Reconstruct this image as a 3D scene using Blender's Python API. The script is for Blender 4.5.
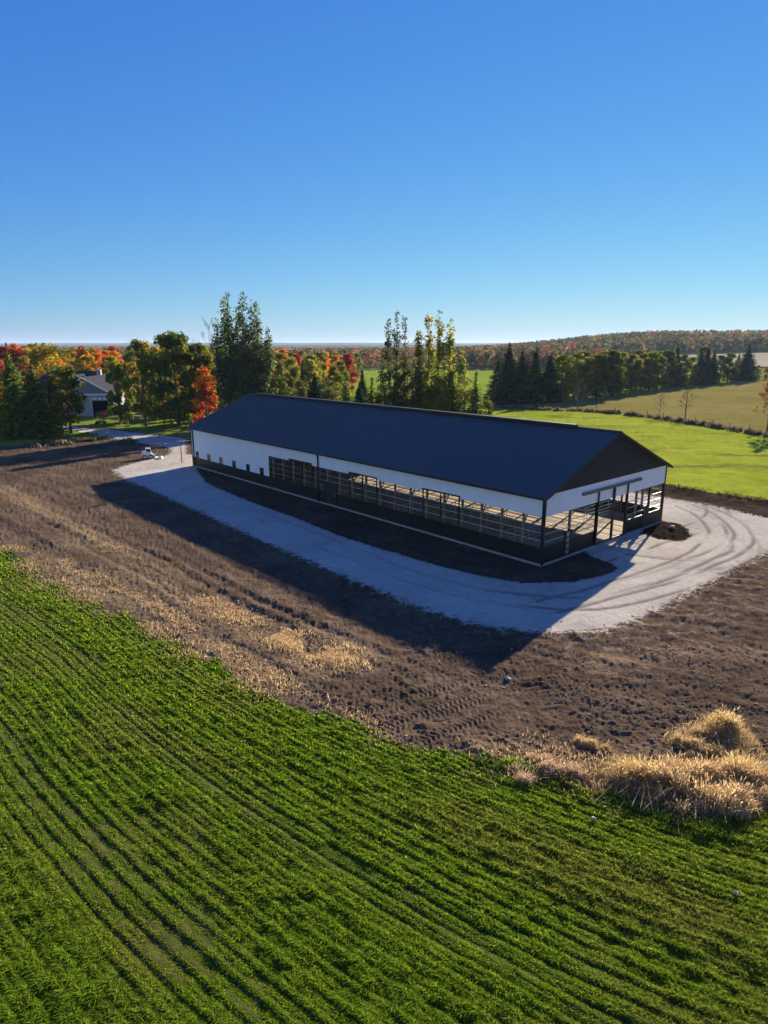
import bpy, math, random
import numpy as np
from mathutils import Vector, Matrix

# ------------------------------------------------------------------ scene, camera, sky, sun
S = bpy.context.scene
C = S.collection
for o in list(bpy.data.objects):
    bpy.data.objects.remove(o)

CAM_H = 14.51
PITCH = 0.24872
FPX = 655.3
cam_data = bpy.data.cameras.new('camera')
cam = bpy.data.objects.new('camera', cam_data)
C.objects.link(cam)
cam.location = (0, 0, CAM_H)
cam.rotation_euler = (math.pi / 2 - PITCH, 0, 0)
cam_data.sensor_fit = 'VERTICAL'
cam_data.sensor_height = 24
cam_data.sensor_width = 18
cam_data.lens = FPX / 1024 * 24
cam_data.clip_start = 0.1
cam_data.clip_end = 40000
S.camera = cam

SUN_EL = math.radians(19.3)
SUN_AZ = math.radians(58.5)             # from +X towards +Y
sun_dir = Vector((math.cos(SUN_EL) * math.cos(SUN_AZ), math.cos(SUN_EL) * math.sin(SUN_AZ), math.sin(SUN_EL)))
sd = bpy.data.lights.new('sun', 'SUN')
sd.energy = 5.0
sd.angle = math.radians(0.5)
sd.color = (1.0, 0.88, 0.70)
so = bpy.data.objects.new('sun', sd)
C.objects.link(so)
so.rotation_euler = (-sun_dir).to_track_quat('-Z', 'Y').to_euler()
so.location = (60, 100, 60)

w = bpy.data.worlds.new('World')
S.world = w
w.use_nodes = True
nt = w.node_tree
nt.nodes.clear()
wo = nt.nodes.new('ShaderNodeOutputWorld')
bg = nt.nodes.new('ShaderNodeBackground')
sky = nt.nodes.new('ShaderNodeTexSky')
sky.sky_type = 'NISHITA'
sky.sun_disc = False
sky.sun_elevation = SUN_EL
sky.sun_rotation = math.pi / 2 - SUN_AZ
sky.altitude = 0
sky.air_density = 1.0
sky.dust_density = 0.0
sky.ozone_density = 2.5
sep = nt.nodes.new('ShaderNodeSeparateColor')
cmb = nt.nodes.new('ShaderNodeCombineColor')
nt.links.new(sky.outputs[0], sep.inputs[0])
# a clear autumn sky: the grade keeps the Nishita sky but deepens its blue
for i, (gain, gam) in enumerate(((.208, 1.20), (.632, .865), (2.68, .35))):
    pw = nt.nodes.new('ShaderNodeMath')
    pw.operation = 'POWER'
    pw.inputs[1].default_value = gam
    ml = nt.nodes.new('ShaderNodeMath')
    ml.operation = 'MULTIPLY'
    ml.inputs[1].default_value = gain
    nt.links.new(sep.outputs[i], pw.inputs[0])
    nt.links.new(pw.outputs[0], ml.inputs[0])
    nt.links.new(ml.outputs[0], cmb.inputs[i])
# whitish fill added low in the sky opposite the sun to brighten shaded walls
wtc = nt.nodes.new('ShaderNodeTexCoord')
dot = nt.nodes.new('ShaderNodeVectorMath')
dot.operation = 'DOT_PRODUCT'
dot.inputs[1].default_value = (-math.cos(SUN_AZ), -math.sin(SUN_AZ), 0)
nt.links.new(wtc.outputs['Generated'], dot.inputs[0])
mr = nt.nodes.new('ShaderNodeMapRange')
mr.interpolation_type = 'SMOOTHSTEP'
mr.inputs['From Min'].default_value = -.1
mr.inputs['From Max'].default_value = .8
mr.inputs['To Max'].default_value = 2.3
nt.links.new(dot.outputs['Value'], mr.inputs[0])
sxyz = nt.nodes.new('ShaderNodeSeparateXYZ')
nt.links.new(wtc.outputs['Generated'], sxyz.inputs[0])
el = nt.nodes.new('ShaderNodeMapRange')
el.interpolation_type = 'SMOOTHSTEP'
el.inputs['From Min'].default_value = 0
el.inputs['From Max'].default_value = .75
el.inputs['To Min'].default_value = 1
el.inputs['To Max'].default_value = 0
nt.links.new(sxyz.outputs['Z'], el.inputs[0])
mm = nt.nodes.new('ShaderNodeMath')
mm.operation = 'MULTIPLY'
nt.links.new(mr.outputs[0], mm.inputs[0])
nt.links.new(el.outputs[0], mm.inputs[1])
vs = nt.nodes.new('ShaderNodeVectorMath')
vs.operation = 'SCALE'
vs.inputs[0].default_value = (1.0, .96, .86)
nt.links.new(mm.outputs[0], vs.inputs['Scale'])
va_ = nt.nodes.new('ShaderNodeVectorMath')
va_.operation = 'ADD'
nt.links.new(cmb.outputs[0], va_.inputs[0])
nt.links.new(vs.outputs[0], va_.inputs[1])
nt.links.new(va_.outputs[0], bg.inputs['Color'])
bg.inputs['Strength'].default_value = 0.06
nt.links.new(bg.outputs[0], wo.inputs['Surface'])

S.view_settings.view_transform = 'Standard'
S.view_settings.look = 'None'
S.view_settings.exposure = 1.35
S.view_settings.gamma = 1
S.view_settings.use_curve_mapping = False
S.render.engine = 'CYCLES'
S.cycles.use_denoising = True
S.cycles.max_bounces = 8
S.cycles.diffuse_bounces = 4
S.cycles.transmission_bounces = 4
S.cycles.transparent_max_bounces = 6
S.cycles.volume_bounces = 0
S.cycles.sample_clamp_indirect = 6

# ------------------------------------------------------------------ numbers: places, noise
cP, sP = math.cos(PITCH), math.sin(PITCH)


def at(px, py, z=0.0):
    """the ground point (world metres) seen at a photo pixel"""
    a = (px - 384) / FPX
    b = -(py - 512) / FPX
    d = (a, cP + b * sP, -sP + b * cP)
    t = (z - CAM_H) / d[2]
    return (d[0] * t, d[1] * t)


def col(px, depth):
    """world x of a photo column at a given distance ahead"""
    return (px - 384) / FPX * (depth * cP + CAM_H * sP)


def h2(ix, iy, s):
    n = (ix * 374761393 + iy * 668265263 + s * 1442695041) & 0xffffffff
    n = ((n ^ (n >> 13)) * 1274126177) & 0xffffffff
    n = ((n ^ (n >> 15)) * 2246822519) & 0xffffffff
    return ((n ^ (n >> 16)) & 0xffff) / 65535.0


def vn(x, y, s=0):
    """smooth value noise, 0..1"""
    x = np.asarray(x, float)
    y = np.asarray(y, float)
    xi = np.floor(x).astype(np.int64)
    yi = np.floor(y).astype(np.int64)
    fx = x - xi
    fy = y - yi
    fx = fx * fx * (3 - 2 * fx)
    fy = fy * fy * (3 - 2 * fy)
    a = h2(xi, yi, s)
    b = h2(xi + 1, yi, s)
    c = h2(xi, yi + 1, s)
    d = h2(xi + 1, yi + 1, s)
    return (a * (1 - fx) + b * fx) * (1 - fy) + (c * (1 - fx) + d * fx) * fy


def fbm(x, y, s=0, o=4):
    r = 0
    k = 1.0
    t = 0
    for i in range(o):
        r = r + vn(x * k * 1.0 + i * 17.3, y * k + i * 9.1, s + i) / k
        t += 1 / k
        k *= 2
    return r / t


def sstep(x, a, b):
    t = np.clip((np.asarray(x, float) - a) / (b - a), 0, 1)
    return t * t * (3 - 2 * t)


def hgt(x, y):
    """lie of the land: flat round the barn, a long rise far off to the right"""
    D = np.hypot(x, y)
    a = np.where(y > 1, x / np.maximum(y, 1), 0)
    r = 24 * sstep(a, .07, .42) * sstep(D, 420, 1080)
    r = r + (fbm(x / 260, y / 260, 5, 3) - .5) * 9 * sstep(D, 500, 1300)
    return r * (1 - .6 * sstep(D, 1500, 3000))


def seg_dist(x, y, pts):
    """distance to a polyline, side, and length along it"""
    best = np.full(x.shape, 1e9)
    along = np.zeros(x.shape)
    sgn = np.zeros(x.shape)
    L = 0
    for (x0, y0), (x1, y1) in zip(pts[:-1], pts[1:]):
        dx, dy = x1 - x0, y1 - y0
        l = math.hypot(dx, dy)
        t = np.clip(((x - x0) * dx + (y - y0) * dy) / (l * l), 0, 1)
        d = np.hypot(x - x0 - t * dx, y - y0 - t * dy)
        m = d < best
        best = np.where(m, d, best)
        along = np.where(m, L + t * l, along)
        sgn = np.where(m, ((x - x0) * dy - (y - y0) * dx) / l, sgn)
        L += l
    return best, sgn, along


def poly_sdf(x, y, pts):
    """signed distance to a polygon, positive inside"""
    P = list(pts) + [pts[0]]
    d = seg_dist(x, y, P)[0]
    ins = np.zeros(x.shape, bool)
    for (x0, y0), (x1, y1) in zip(P[:-1], P[1:]):
        if y0 == y1:
            continue
        c = ((y0 > y) != (y1 > y)) & (x < (x1 - x0) * (y - y0) / (y1 - y0) + x0)
        ins ^= c
    return np.where(ins, d, -d)


# ------------------------------------------------------------------ object helpers
def tag(o, label=None, cat=None, group=None, kind=None):
    if label:
        o['label'] = label
    if cat:
        o['category'] = cat
    if group:
        o['group'] = group
    if kind:
        o['kind'] = kind
    return o


def link(name, me, mat, parent=None):
    o = bpy.data.objects.new(name, me)
    C.objects.link(o)
    if mat:
        me.materials.clear()
        for m in (mat if isinstance(mat, (list, tuple)) else [mat]):
            me.materials.append(m)
    if parent:
        o.parent = parent
    return o


def thing(name, label, cat, loc=(0, 0, 0), rz=0, group=None, sc=1):
    o = bpy.data.objects.new(name, None)
    C.objects.link(o)
    o.empty_display_size = .3
    o.location = loc
    o.rotation_euler = (0, 0, rz)
    o.scale = (sc, sc, sc) if not isinstance(sc, tuple) else sc
    return tag(o, label, cat, group)


def np_mesh(name, V, F, face_cols=None, smooth=False, vert_attr=None):
    """mesh from arrays: V (n,3), F (m,k) all faces alike"""
    V = np.asarray(V, np.float32)
    F = np.asarray(F, np.int32)
    me = bpy.data.meshes.new(name)
    me.vertices.add(len(V))
    me.vertices.foreach_set('co', V.ravel())
    k = F.shape[1]
    me.loops.add(F.size)
    me.loops.foreach_set('vertex_index', F.ravel())
    me.polygons.add(len(F))
    me.polygons.foreach_set('loop_start', np.arange(0, F.size, k, dtype=np.int32))
    me.polygons.foreach_set('loop_total', np.full(len(F), k, np.int32))
    if smooth:
        me.polygons.foreach_set('use_smooth', np.ones(len(F), bool))
    if face_cols is not None:
        a = me.attributes.new('tint', 'FLOAT_COLOR', 'FACE')
        c4 = np.ones((len(F), 4), np.float32)
        c4[:, :3] = face_cols
        a.data.foreach_set('color', c4.ravel())
    for nm, arr in (vert_attr or {}).items():
        a = me.attributes.new(nm, 'FLOAT', 'POINT')
        a.data.foreach_set('value', np.asarray(arr, np.float32))
    me.update(calc_edges=True)
    me.validate()
    return me


class MB:
    """collects boxes and tubes into one mesh"""

    def __init__(s):
        s.v = []
        s.f = []

    def box(s, x0, x1, y0, y1, z0, z1):
        b = len(s.v)
        s.v += [(x0, y0, z0), (x1, y0, z0), (x1, y1, z0), (x0, y1, z0), (x0, y0, z1), (x1, y0, z1), (x1, y1, z1), (x0, y1, z1)]
        s.f += [(b, b + 3, b + 2, b + 1), (b + 4, b + 5, b + 6, b + 7), (b, b + 1, b + 5, b + 4), (b + 1, b + 2, b + 6, b + 5),
                (b + 2, b + 3, b + 7, b + 6), (b + 3, b, b + 4, b + 7)]
        return s

    def hexa(s, pts):
        b = len(s.v)
        s.v += [tuple(p) for p in pts]
        s.f += [(b, b + 3, b + 2, b + 1), (b + 4, b + 5, b + 6, b + 7), (b, b + 1, b + 5, b + 4), (b + 1, b + 2, b + 6, b + 5),
                (b + 2, b + 3, b + 7, b + 6), (b + 3, b, b + 4, b + 7)]
        return s

    def tube(s, pts, rads, n=6):
        b = len(s.v)
        pts = [Vector(p) for p in pts]
        m = len(pts)
        for i, p in enumerate(pts):
            d = (pts[min(i + 1, m - 1)] - pts[max(i - 1, 0)])
            d.normalize()
            u = d.orthogonal().normalized()
            if abs(d.z) < .95:
                u = d.cross(Vector((0, 0, 1))).normalized()
            v = d.cross(u)
            for k in range(n):
                a = 2 * math.pi * k / n
                s.v.append(tuple(p + (u * math.cos(a) + v * math.sin(a)) * rads[i]))
        for i in range(m - 1):
            for k in range(n):
                s.f.append((b + i * n + k, b + i * n + (k + 1) % n, b + (i + 1) * n + (k + 1) % n, b + (i + 1) * n + k))
        s.f.append(tuple(b + k for k in reversed(range(n))))
        s.f.append(tuple(b + (m - 1) * n + k for k in range(n)))
        return s

    def prism(s, outline, y0, y1, ax='y'):
        """outline of (a, z) points pushed from y0 to y1"""
        b = len(s.v)
        n = len(outline)
        for q in (y0, y1):
            for a, z in outline:
                s.v.append((a, q, z) if ax == 'y' else (q, a, z))
        s.f.append(tuple(b + i for i in range(n)))
        s.f.append(tuple(b + n + i for i in reversed(range(n))))
        for i in range(n):
            j = (i + 1) % n
            s.f.append((b + i, b + n + i, b + n + j, b + j))
        return s

    def mesh(s, name, smooth=False):
        me = bpy.data.meshes.new(name)
        me.from_pydata(s.v, [], s.f)
        me.update()
        import bmesh
        bm = bmesh.new()
        bm.from_mesh(me)
        bmesh.ops.recalc_face_normals(bm, faces=bm.faces)
        bm.to_mesh(me)
        bm.free()
        if smooth:
            me.polygons.foreach_set('use_smooth', [True] * len(me.polygons))
        return me

    def build(s, name, mat, parent=None, smooth=False):
        return link(name, s.mesh(name, smooth), mat, parent)


# ------------------------------------------------------------------ materials
class NB:
    def __init__(s, name):
        s.m = bpy.data.materials.new(name)
        s.m.use_nodes = True
        s.t = s.m.node_tree
        s.t.nodes.clear()
        s.out = s.t.nodes.new('ShaderNodeOutputMaterial')

    def n(s, typ, **kw):
        nd = s.t.nodes.new(typ)
        for k, v in kw.items():
            if k.startswith('i_'):
                key = k[2:]
                nd.inputs[int(key) if key.isdigit() else key.replace('_', ' ')].default_value = v
            else:
                setattr(nd, k, v)
        return nd

    def l(s, a, b):
        s.t.links.new(a, b)

    def coords(s, which='Object', scale=(1, 1, 1), rot=(0, 0, 0)):
        tc = s.n('ShaderNodeTexCoord')
        mp = s.n('ShaderNodeMapping')
        mp.inputs['Scale'].default_value = scale
        mp.inputs['Rotation'].default_value = rot
        s.l(tc.outputs[which], mp.inputs[0])
        return mp.outputs[0]

    def noise(s, vec, scale, detail=4, rough=.55):
        n = s.n('ShaderNodeTexNoise')
        n.inputs['Scale'].default_value = scale
        n.inputs['Detail'].default_value = detail
        n.inputs['Roughness'].default_value = rough
        s.l(vec, n.inputs['Vector'])
        return n.outputs['Fac']

    def ramp(s, fac, stops):
        r = s.n('ShaderNodeValToRGB')
        el = r.color_ramp.elements
        while len(el) < len(stops):
            el.new(.5)
        for e, (p, c) in zip(el, stops):
            e.position = p
            e.color = (*c, 1) if len(c) == 3 else c
        s.l(fac, r.inputs[0])
        return r.outputs[0]

    def mix(s, fac, a, b, typ='MIX'):
        m = s.n('ShaderNodeMix', data_type='RGBA', blend_type=typ)
        if isinstance(fac, (int, float)):
            m.inputs[0].default_value = fac
        else:
            s.l(fac, m.inputs[0])
        for i, q in ((6, a), (7, b)):
            if isinstance(q, tuple):
                m.inputs[i].default_value = (*q, 1)
            else:
                s.l(q, m.inputs[i])
        return m.outputs[2]

    def math(s, op, a, b=0.5, clamp=False):
        m = s.n('ShaderNodeMath', operation=op, use_clamp=clamp)
        for i, q in ((0, a), (1, b)):
            if isinstance(q, (int, float)):
                m.inputs[i].default_value = q
            else:
                s.l(q, m.inputs[i])
        return m.outputs[0]

    def attr(s, name, out='Color'):
        a = s.n('ShaderNodeAttribute', attribute_name=name)
        return a.outputs[out]

    def bump(s, h, strength=.5, dist=.05):
        b = s.n('ShaderNodeBump')
        b.inputs['Strength'].default_value = strength
        b.inputs['Distance'].default_value = dist
        s.l(h, b.inputs['Height'])
        return b.outputs[0]

    def pbsdf(s, colr, rough=.8, metal=0, normal=None, spec=.3):
        p = s.n('ShaderNodeBsdfPrincipled')
        if isinstance(colr, tuple):
            p.inputs['Base Color'].default_value = (*colr, 1)
        else:
            s.l(colr, p.inputs['Base Color'])
        if isinstance(rough, (int, float)):
            p.inputs['Roughness'].default_value = rough
        else:
            s.l(rough, p.inputs['Roughness'])
        p.inputs['Metallic'].default_value = metal
        p.inputs['Specular IOR Level'].default_value = spec
        if normal is not None:
            s.l(normal, p.inputs['Normal'])
        return p

    def end(s, sh):
        s.l(sh.outputs[0] if hasattr(sh, 'outputs') else sh, s.out.inputs['Surface'])
        return s.m


def plain(name, c, rough=.6, metal=0, var=.15, scale=3.0, spec=.3):
    b = NB(name)
    v = b.coords()
    n = b.noise(v, scale, 5)
    k = tuple(x * (1 - var) for x in c)
    j = tuple(min(1, x * (1 + var)) for x in c)
    return b.end(b.pbsdf(b.ramp(n, [(.3, k), (.7, j)]), rough, metal, None, spec))


def leafmat(name, trans=.4, var=.25, spec=.0, rough=.6):
    """leaves: colour from the tint of each clump, some of the sun shines through"""
    b = NB(name)
    t = b.attr('tint')
    oi = b.n('ShaderNodeObjectInfo')
    h = b.n('ShaderNodeHueSaturation')
    b.l(t, h.inputs['Color'])
    rv = b.n('ShaderNodeMapRange')
    rv.inputs['To Min'].default_value = 1 - var
    rv.inputs['To Max'].default_value = 1 + var
    b.l(oi.outputs['Random'], rv.inputs[0])
    b.l(rv.outputs[0], h.inputs['Value'])
    df = b.n('ShaderNodeBsdfDiffuse')
    tr = b.n('ShaderNodeBsdfTranslucent')
    b.l(h.outputs[0], df.inputs[0])
    h2_ = b.n('ShaderNodeHueSaturation')
    h2_.inputs['Value'].default_value = 1.45
    h2_.inputs['Hue'].default_value = .492
    b.l(h.outputs[0], h2_.inputs['Color'])
    b.l(h2_.outputs[0], tr.inputs[0])
    mx = b.n('ShaderNodeMixShader')
    mx.inputs[0].default_value = trans
    b.l(df.outputs[0], mx.inputs[1])
    b.l(tr.outputs[0], mx.inputs[2])
    sh = mx.outputs[0]
    if spec:
        gl = b.n('ShaderNodeBsdfGlossy')
        gl.inputs['Roughness'].default_value = rough
        m2 = b.n('ShaderNodeMixShader')
        m2.inputs[0].default_value = spec
        b.l(sh, m2.inputs[1])
        b.l(gl.outputs[0], m2.inputs[2])
        sh = m2.outputs[0]
    return b.end(sh)


M_LEAF = leafmat('foliage', .56)
M_NEEDLE = leafmat('needles', .42, .2)
M_CROP = leafmat('crop_leaf', .5, 0)
M_STRAW = leafmat('dry_grass', .45, .12)
M_FARLEAF = leafmat('far_foliage', .35, .05)


def barkmat(name, c):
    b = NB(name)
    v = b.coords('Object', (6, 6, 1.2))
    n = b.noise(v, 3, 5, .65)
    return b.end(b.pbsdf(b.ramp(n, [(.3, tuple(x * .55 for x in c)), (.7, c)]), .9, 0, b.bump(n, .6, .03), .1))


M_BARK = barkmat('bark', (.13, .10, .075))
M_BARK_PALE = barkmat('pale_bark', (.26, .21, .17))

# bare earth and crushed gravel: one ground, the gravel thinning out into the soil at its edge
b = NB('earth_and_gravel')
v = b.coords()
n1 = b.noise(v, .22, 5, .6)
n2 = b.noise(v, 1.7, 6, .65)
n3 = b.noise(v, 14, 4, .7)
n4 = b.noise(v, 5, 5, .7)
sc = b.ramp(b.math('ADD', b.math('MULTIPLY', n1, .5), b.math('MULTIPLY', n2, .5)),
            [(.36, (.056, .038, .025)), (.50, (.106, .073, .049)), (.64, (.168, .119, .081))])
sc = b.mix(b.math('MULTIPLY', b.ramp(n3, [(.52, (0, 0, 0)), (.70, (1, 1, 1))]), .45), sc, (.175, .127, .088))
sc = b.mix(b.math('MULTIPLY', b.ramp(n4, [(.60, (0, 0, 0)), (.68, (1, 1, 1))]), .5), sc, (.040, .025, .016))
str_ = b.math('MULTIPLY', b.attr('straw', 'Fac'), b.ramp(n4, [(.40, (.10, .10, .10)), (.62, (1, 1, 1))]), True)
sc = b.mix(str_, sc, (.30, .21, .12))
damp = b.attr('damp', 'Fac')
sc = b.mix(damp, sc, b.mix(1.0, sc, (.28, .27, .28), 'MULTIPLY'))
pale = b.attr('pale', 'Fac')
sc = b.mix(b.math('MULTIPLY', pale, b.ramp(n2, [(.53, (0, 0, 0)), (.68, (1, 1, 1))]), True), sc, (.27, .22, .17))
g1 = b.noise(v, .16, 5, .6)
g2 = b.noise(v, 2.3, 5, .7)
g3 = b.noise(v, 26, 3, .7)
gc = b.ramp(b.math('ADD', b.math('MULTIPLY', g1, .55), b.math('MULTIPLY', g2, .45)),
            [(.36, (.365, .32, .265)), (.5, (.48, .425, .355)), (.64, (.58, .52, .44))])
gc = b.mix(b.math('MULTIPLY', b.ramp(g3, [(.5, (0, 0, 0)), (.75, (1, 1, 1))]), .45), gc, (.22, .19, .165))
gc = b.mix(b.math('MULTIPLY', b.ramp(b.noise(v, .45, 5, .65), [(.55, (0, 0, 0)), (.70, (1, 1, 1))]), .35), gc, (.28, .225, .175))
gc = b.mix(b.math('MULTIPLY', b.attr('track', 'Fac'), b.math('ADD', .45, n4)), gc, (.215, .185, .16))
e1 = b.math('ADD', b.math('MULTIPLY', b.math('SUBTRACT', n4, .5), 1.5), b.math('MULTIPLY', b.math('SUBTRACT', n2, .5), 1.3))
gf = b.ramp(b.math('ADD', b.attr('gmix', 'Fac'), e1), [(.40, (0, 0, 0)), (.60, (1, 1, 1))])
ec = b.mix(gf, sc, gc)
M_EARTH = b.end(b.pbsdf(ec, .95, 0, b.bump(b.math('ADD', b.math('ADD', n3, n4), b.noise(v, 40, 3)), .65, .06), 0.0))

# crop soil, seen between the leaves
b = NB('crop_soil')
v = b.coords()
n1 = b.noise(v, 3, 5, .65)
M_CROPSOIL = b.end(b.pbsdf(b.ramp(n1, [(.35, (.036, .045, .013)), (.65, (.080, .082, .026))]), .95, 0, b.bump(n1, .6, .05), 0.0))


def grassmat(name, stops, patch=(.06, .6, 4.0), bumpd=.12, brown=None):
    b = NB(name)
    v = b.coords()
    n1 = b.noise(v, patch[0], 5, .6)
    n2 = b.noise(v, patch[1], 5, .65)
    n3 = b.noise(v, patch[2], 4, .7)
    f = b.math('ADD', b.math('ADD', b.math('MULTIPLY', n1, .40), b.math('MULTIPLY', n2, .35)), b.math('MULTIPLY', n3, .25))
    c = b.ramp(f, stops)
    if brown:
        c = b.mix(b.ramp(b.noise(b.coords('Object', (.35, 1, 1), (0, 0, .5)), brown[0], 5, .7), [(brown[1], (0, 0, 0)), (brown[1] + .1, (1, 1, 1))]), c, brown[2])
    df = b.n('ShaderNodeBsdfDiffuse')
    b.l(c, df.inputs[0])
    b.l(b.bump(b.math('ADD', n2, n3), .8, bumpd), df.inputs['Normal'])
    return b.end(df)


M_MEADOW = grassmat('bright_meadow', [(.38, (.185, .235, .020)), (.5, (.262, .302, .028)), (.62, (.335, .36, .044))], (.05, .5, 3), .15,
                    (.20, .52, (.16, .165, .03)))
M_PASTURE = grassmat('dry_pasture', [(.38, (.145, .135, .036)), (.5, (.20, .172, .046)), (.62, (.28, .225, .078))], (.03, .25, 2), .15,
                     (.25, .53, (.20, .145, .048)))
M_LAWN = grassmat('lawn', [(.38, (.10, .14, .02)), (.5, (.16, .20, .03)), (.62, (.22, .23, .05))], (.07, .7, 4), .1)
M_LAND = grassmat('far_land', [(.38, (.05, .06, .025)), (.5, (.09, .09, .035)), (.62, (.15, .13, .06))], (.006, .05, .6), .3)
M_PALEFIELD = grassmat('pale_field', [(.38, (.33, .29, .18)), (.62, (.42, .37, .25))], (.01, .1, 1), .1)
M_STRIPFIELD = grassmat('strip_field', [(.38, (.13, .20, .02)), (.5, (.19, .26, .03)), (.62, (.25, .29, .05))], (.02, .2, 2), .15)
M_RIDGE = grassmat('far_ridge', [(.38, (.05, .06, .04)), (.5, (.09, .075, .04)), (.62, (.15, .10, .05))], (.004, .02, .1), .3)

# ------------------------------------------------------------------ zones of the ground (world metres)
def pts(*q):
    return [at(*p) for p in q]


crop_edge = pts((-260, 470), (-120, 507), (0, 545), (35, 570), (60, 588), (130, 618), (200, 657), (260, 688), (330, 718), (385, 741), (440, 753),
                (500, 765), (560, 781), (620, 799), (700, 809), (768, 806), (900, 800), (1100, 800))
crop_poly = crop_edge + [(40, 2), (-40, 2), (-70, 40)]
barnA = np.array([10.65, 42.2])
BTH = math.radians(41.88)
bX = np.array([math.cos(BTH), math.sin(BTH)])
bY = np.array([-math.sin(BTH), math.cos(BTH)])
BL, BW = 51.6, 17.3


def barn(x, y):
    q = barnA + bX * x + bY * y
    return (float(q[0]), float(q[1]))


gravel_poly = pts((40, 423), (80, 427.5), (120, 431), (160, 435.5), (186, 438)) + [barn(3, 60), barn(BW + 2, 60), barn(BW + 9, 56), barn(BW + 9, 6)] + \
    pts((700, 504), (735, 511), (775, 520), (860, 535), (860, 545), (768, 552), (730, 571), (690, 593), (650, 613), (610, 630), (560, 633), (500, 629),
        (450, 618), (400, 600), (330, 570), (260, 540), (200, 512), (150, 490), (128, 481), (113, 470), (135, 463), (150, 459.5), (166, 456),
        (172, 451.5), (170, 448), (160, 445.6), (146, 444.2), (130, 442), (112, 438.2), (85, 433), (60, 429.5), (20, 427))
apron_poly = [barn(-.0, 51.2)] + pts((205, 482), (215, 487), (250, 502), (290, 516), (340, 536), (380, 549), (420, 561), (470, 574), (520, 583), (570, 583), (604, 576),
                                      (619, 569), (611, 563), (592, 557)) + [barn(5.4, -.05), barn(5.4, 3), barn(3, 40)]
pile_poly = [barn(15.0, .3)] + pts((640, 533), (660, 540), (683, 542), (692, 537), (688, 529), (676, 523)) + [barn(BW + .3, 5), barn(16, 5)]
meadow_edge = pts((490, 414), (560, 440), (640, 479), (660, 484.5), (700, 491), (768, 501), (900, 521))
fence_line = pts((470, 407.5), (520, 409), (580, 411), (620, 414), (660, 419), (700, 425), (740, 431.5), (768, 436), (840, 447), (900, 456))
meadow_poly = meadow_edge + list(reversed(fence_line))
tree_base = pts((470, 405), (500, 403.5), (545, 402), (590, 399.5), (640, 394), (690, 388.5), (740, 383), (768, 379.5), (830, 372))
pasture_poly = fence_line + list(reversed(tree_base))
lawn_edge = pts((-300, 465), (-100, 452), (0, 447), (60, 442.5), (95, 440.5), (118, 439))

# rows of the crop bend gently: their heading turns with x
_xs = np.linspace(-80, 60, 1400)
_th = np.radians(np.interp(_xs, [-30, -15, 10, 40], [-43, -42, -24, -20]))
_F = np.cumsum(np.tan(_th)) * (_xs[1] - _xs[0])
_F -= np.interp(0, _xs, _F)


def row_coord(x, y):
    return (y - np.interp(x, _xs, _F)) * np.cos(np.interp(x, _xs, _th))


TRACKS = [pts((386, 742), (430, 722), (480, 704), (530, 698)), pts((372, 722), (420, 706), (470, 690), (530, 684)), pts((560, 712), (600, 704), (650, 699))]
TYRES = [pts((592, 560), (640, 545), (690, 530), (716, 519), (720, 510), (706, 503), (680, 500)), pts((560, 604), (620, 588), (680, 566), (716, 548), (722, 530), (706, 515), (690, 508)),
         pts((575, 600), (640, 585), (705, 562), (740, 545), (741, 530), (722, 516), (700, 508)), pts((500, 598), (580, 606), (650, 594), (700, 575), (740, 556)),
         pts((640, 560), (690, 566), (735, 563), (748, 550), (738, 534)), pts((140, 468), (165, 463), (185, 457), (186, 447), (160, 439)), pts((220, 500), (330, 545), (430, 585), (520, 602))]

# ---- the near ground: one heightfield, finest where it is nearest, cut into its kinds of surface
dist = [5.5]
while dist[-1] < 440:
    d_ = dist[-1]
    dist.append(d_ + max(.05, min(3.2, 1.0 * d_ * d_ / (FPX * CAM_H) * (1.0 + (d_ / 150) ** 1.0))))
dist = np.array(dist)
az = np.radians(np.linspace(-60, 60, 1500))
AZ, DI = np.meshgrid(az, dist)
GX = DI * np.tan(AZ) * .92
GY = DI
nr, nc = GX.shape

crop_s = poly_sdf(GX, GY, crop_poly)
jit = (fbm(GX * .9, GY * .9, 3, 3) - .5)
jit2 = (fbm(GX * 3.1, GY * 3.1, 9, 2) - .5)
crop_in = crop_s + jit * 1.6 + jit2 * .5 > 0
grav_s = poly_sdf(GX, GY, gravel_poly)
grav_in = grav_s + jit * 1.0 + jit2 * .5 > 0
apr_s = poly_sdf(GX, GY, apron_poly)
apr_in = apr_s + jit * .5 + jit2 * .25 > 0
pile_s = poly_sdf(GX, GY, pile_poly)
pile_in = pile_s + jit * .8 + jit2 * .4 > 0
mead_s = poly_sdf(GX, GY, meadow_poly)
mead_in = mead_s + jit * 2.0 + jit2 * .8 > 0
past_s = poly_sdf(GX, GY, pasture_poly)
past_in = past_s + jit > 0
ld, ls, la = seg_dist(GX, GY, lawn_edge)
far_left = (GX < 30) & (GY > np.interp(GX, [p[0] for p in lawn_edge] + [-16, 20], [p[1] for p in lawn_edge] + [104, 112]) + jit * 5)
grass_in = far_left | (GY > 165)

soil_w = np.ones_like(GX)
clod = (fbm(GX * .5, GY * .5, 21, 3) - .5) * .10 + (fbm(GX * 2.2, GY * 2.2, 31, 2) - .5) * .09
rid = 1 - np.abs(2 * vn(GX * 4.2, GY * 4.2, 41) - 1)
clod = clod + (rid - .5) * .07 * sstep(vn(GX * .25, GY * .25, 44), .2, .6) + (vn(GX * 9, GY * 9, 42) - .5) * .06
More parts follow.
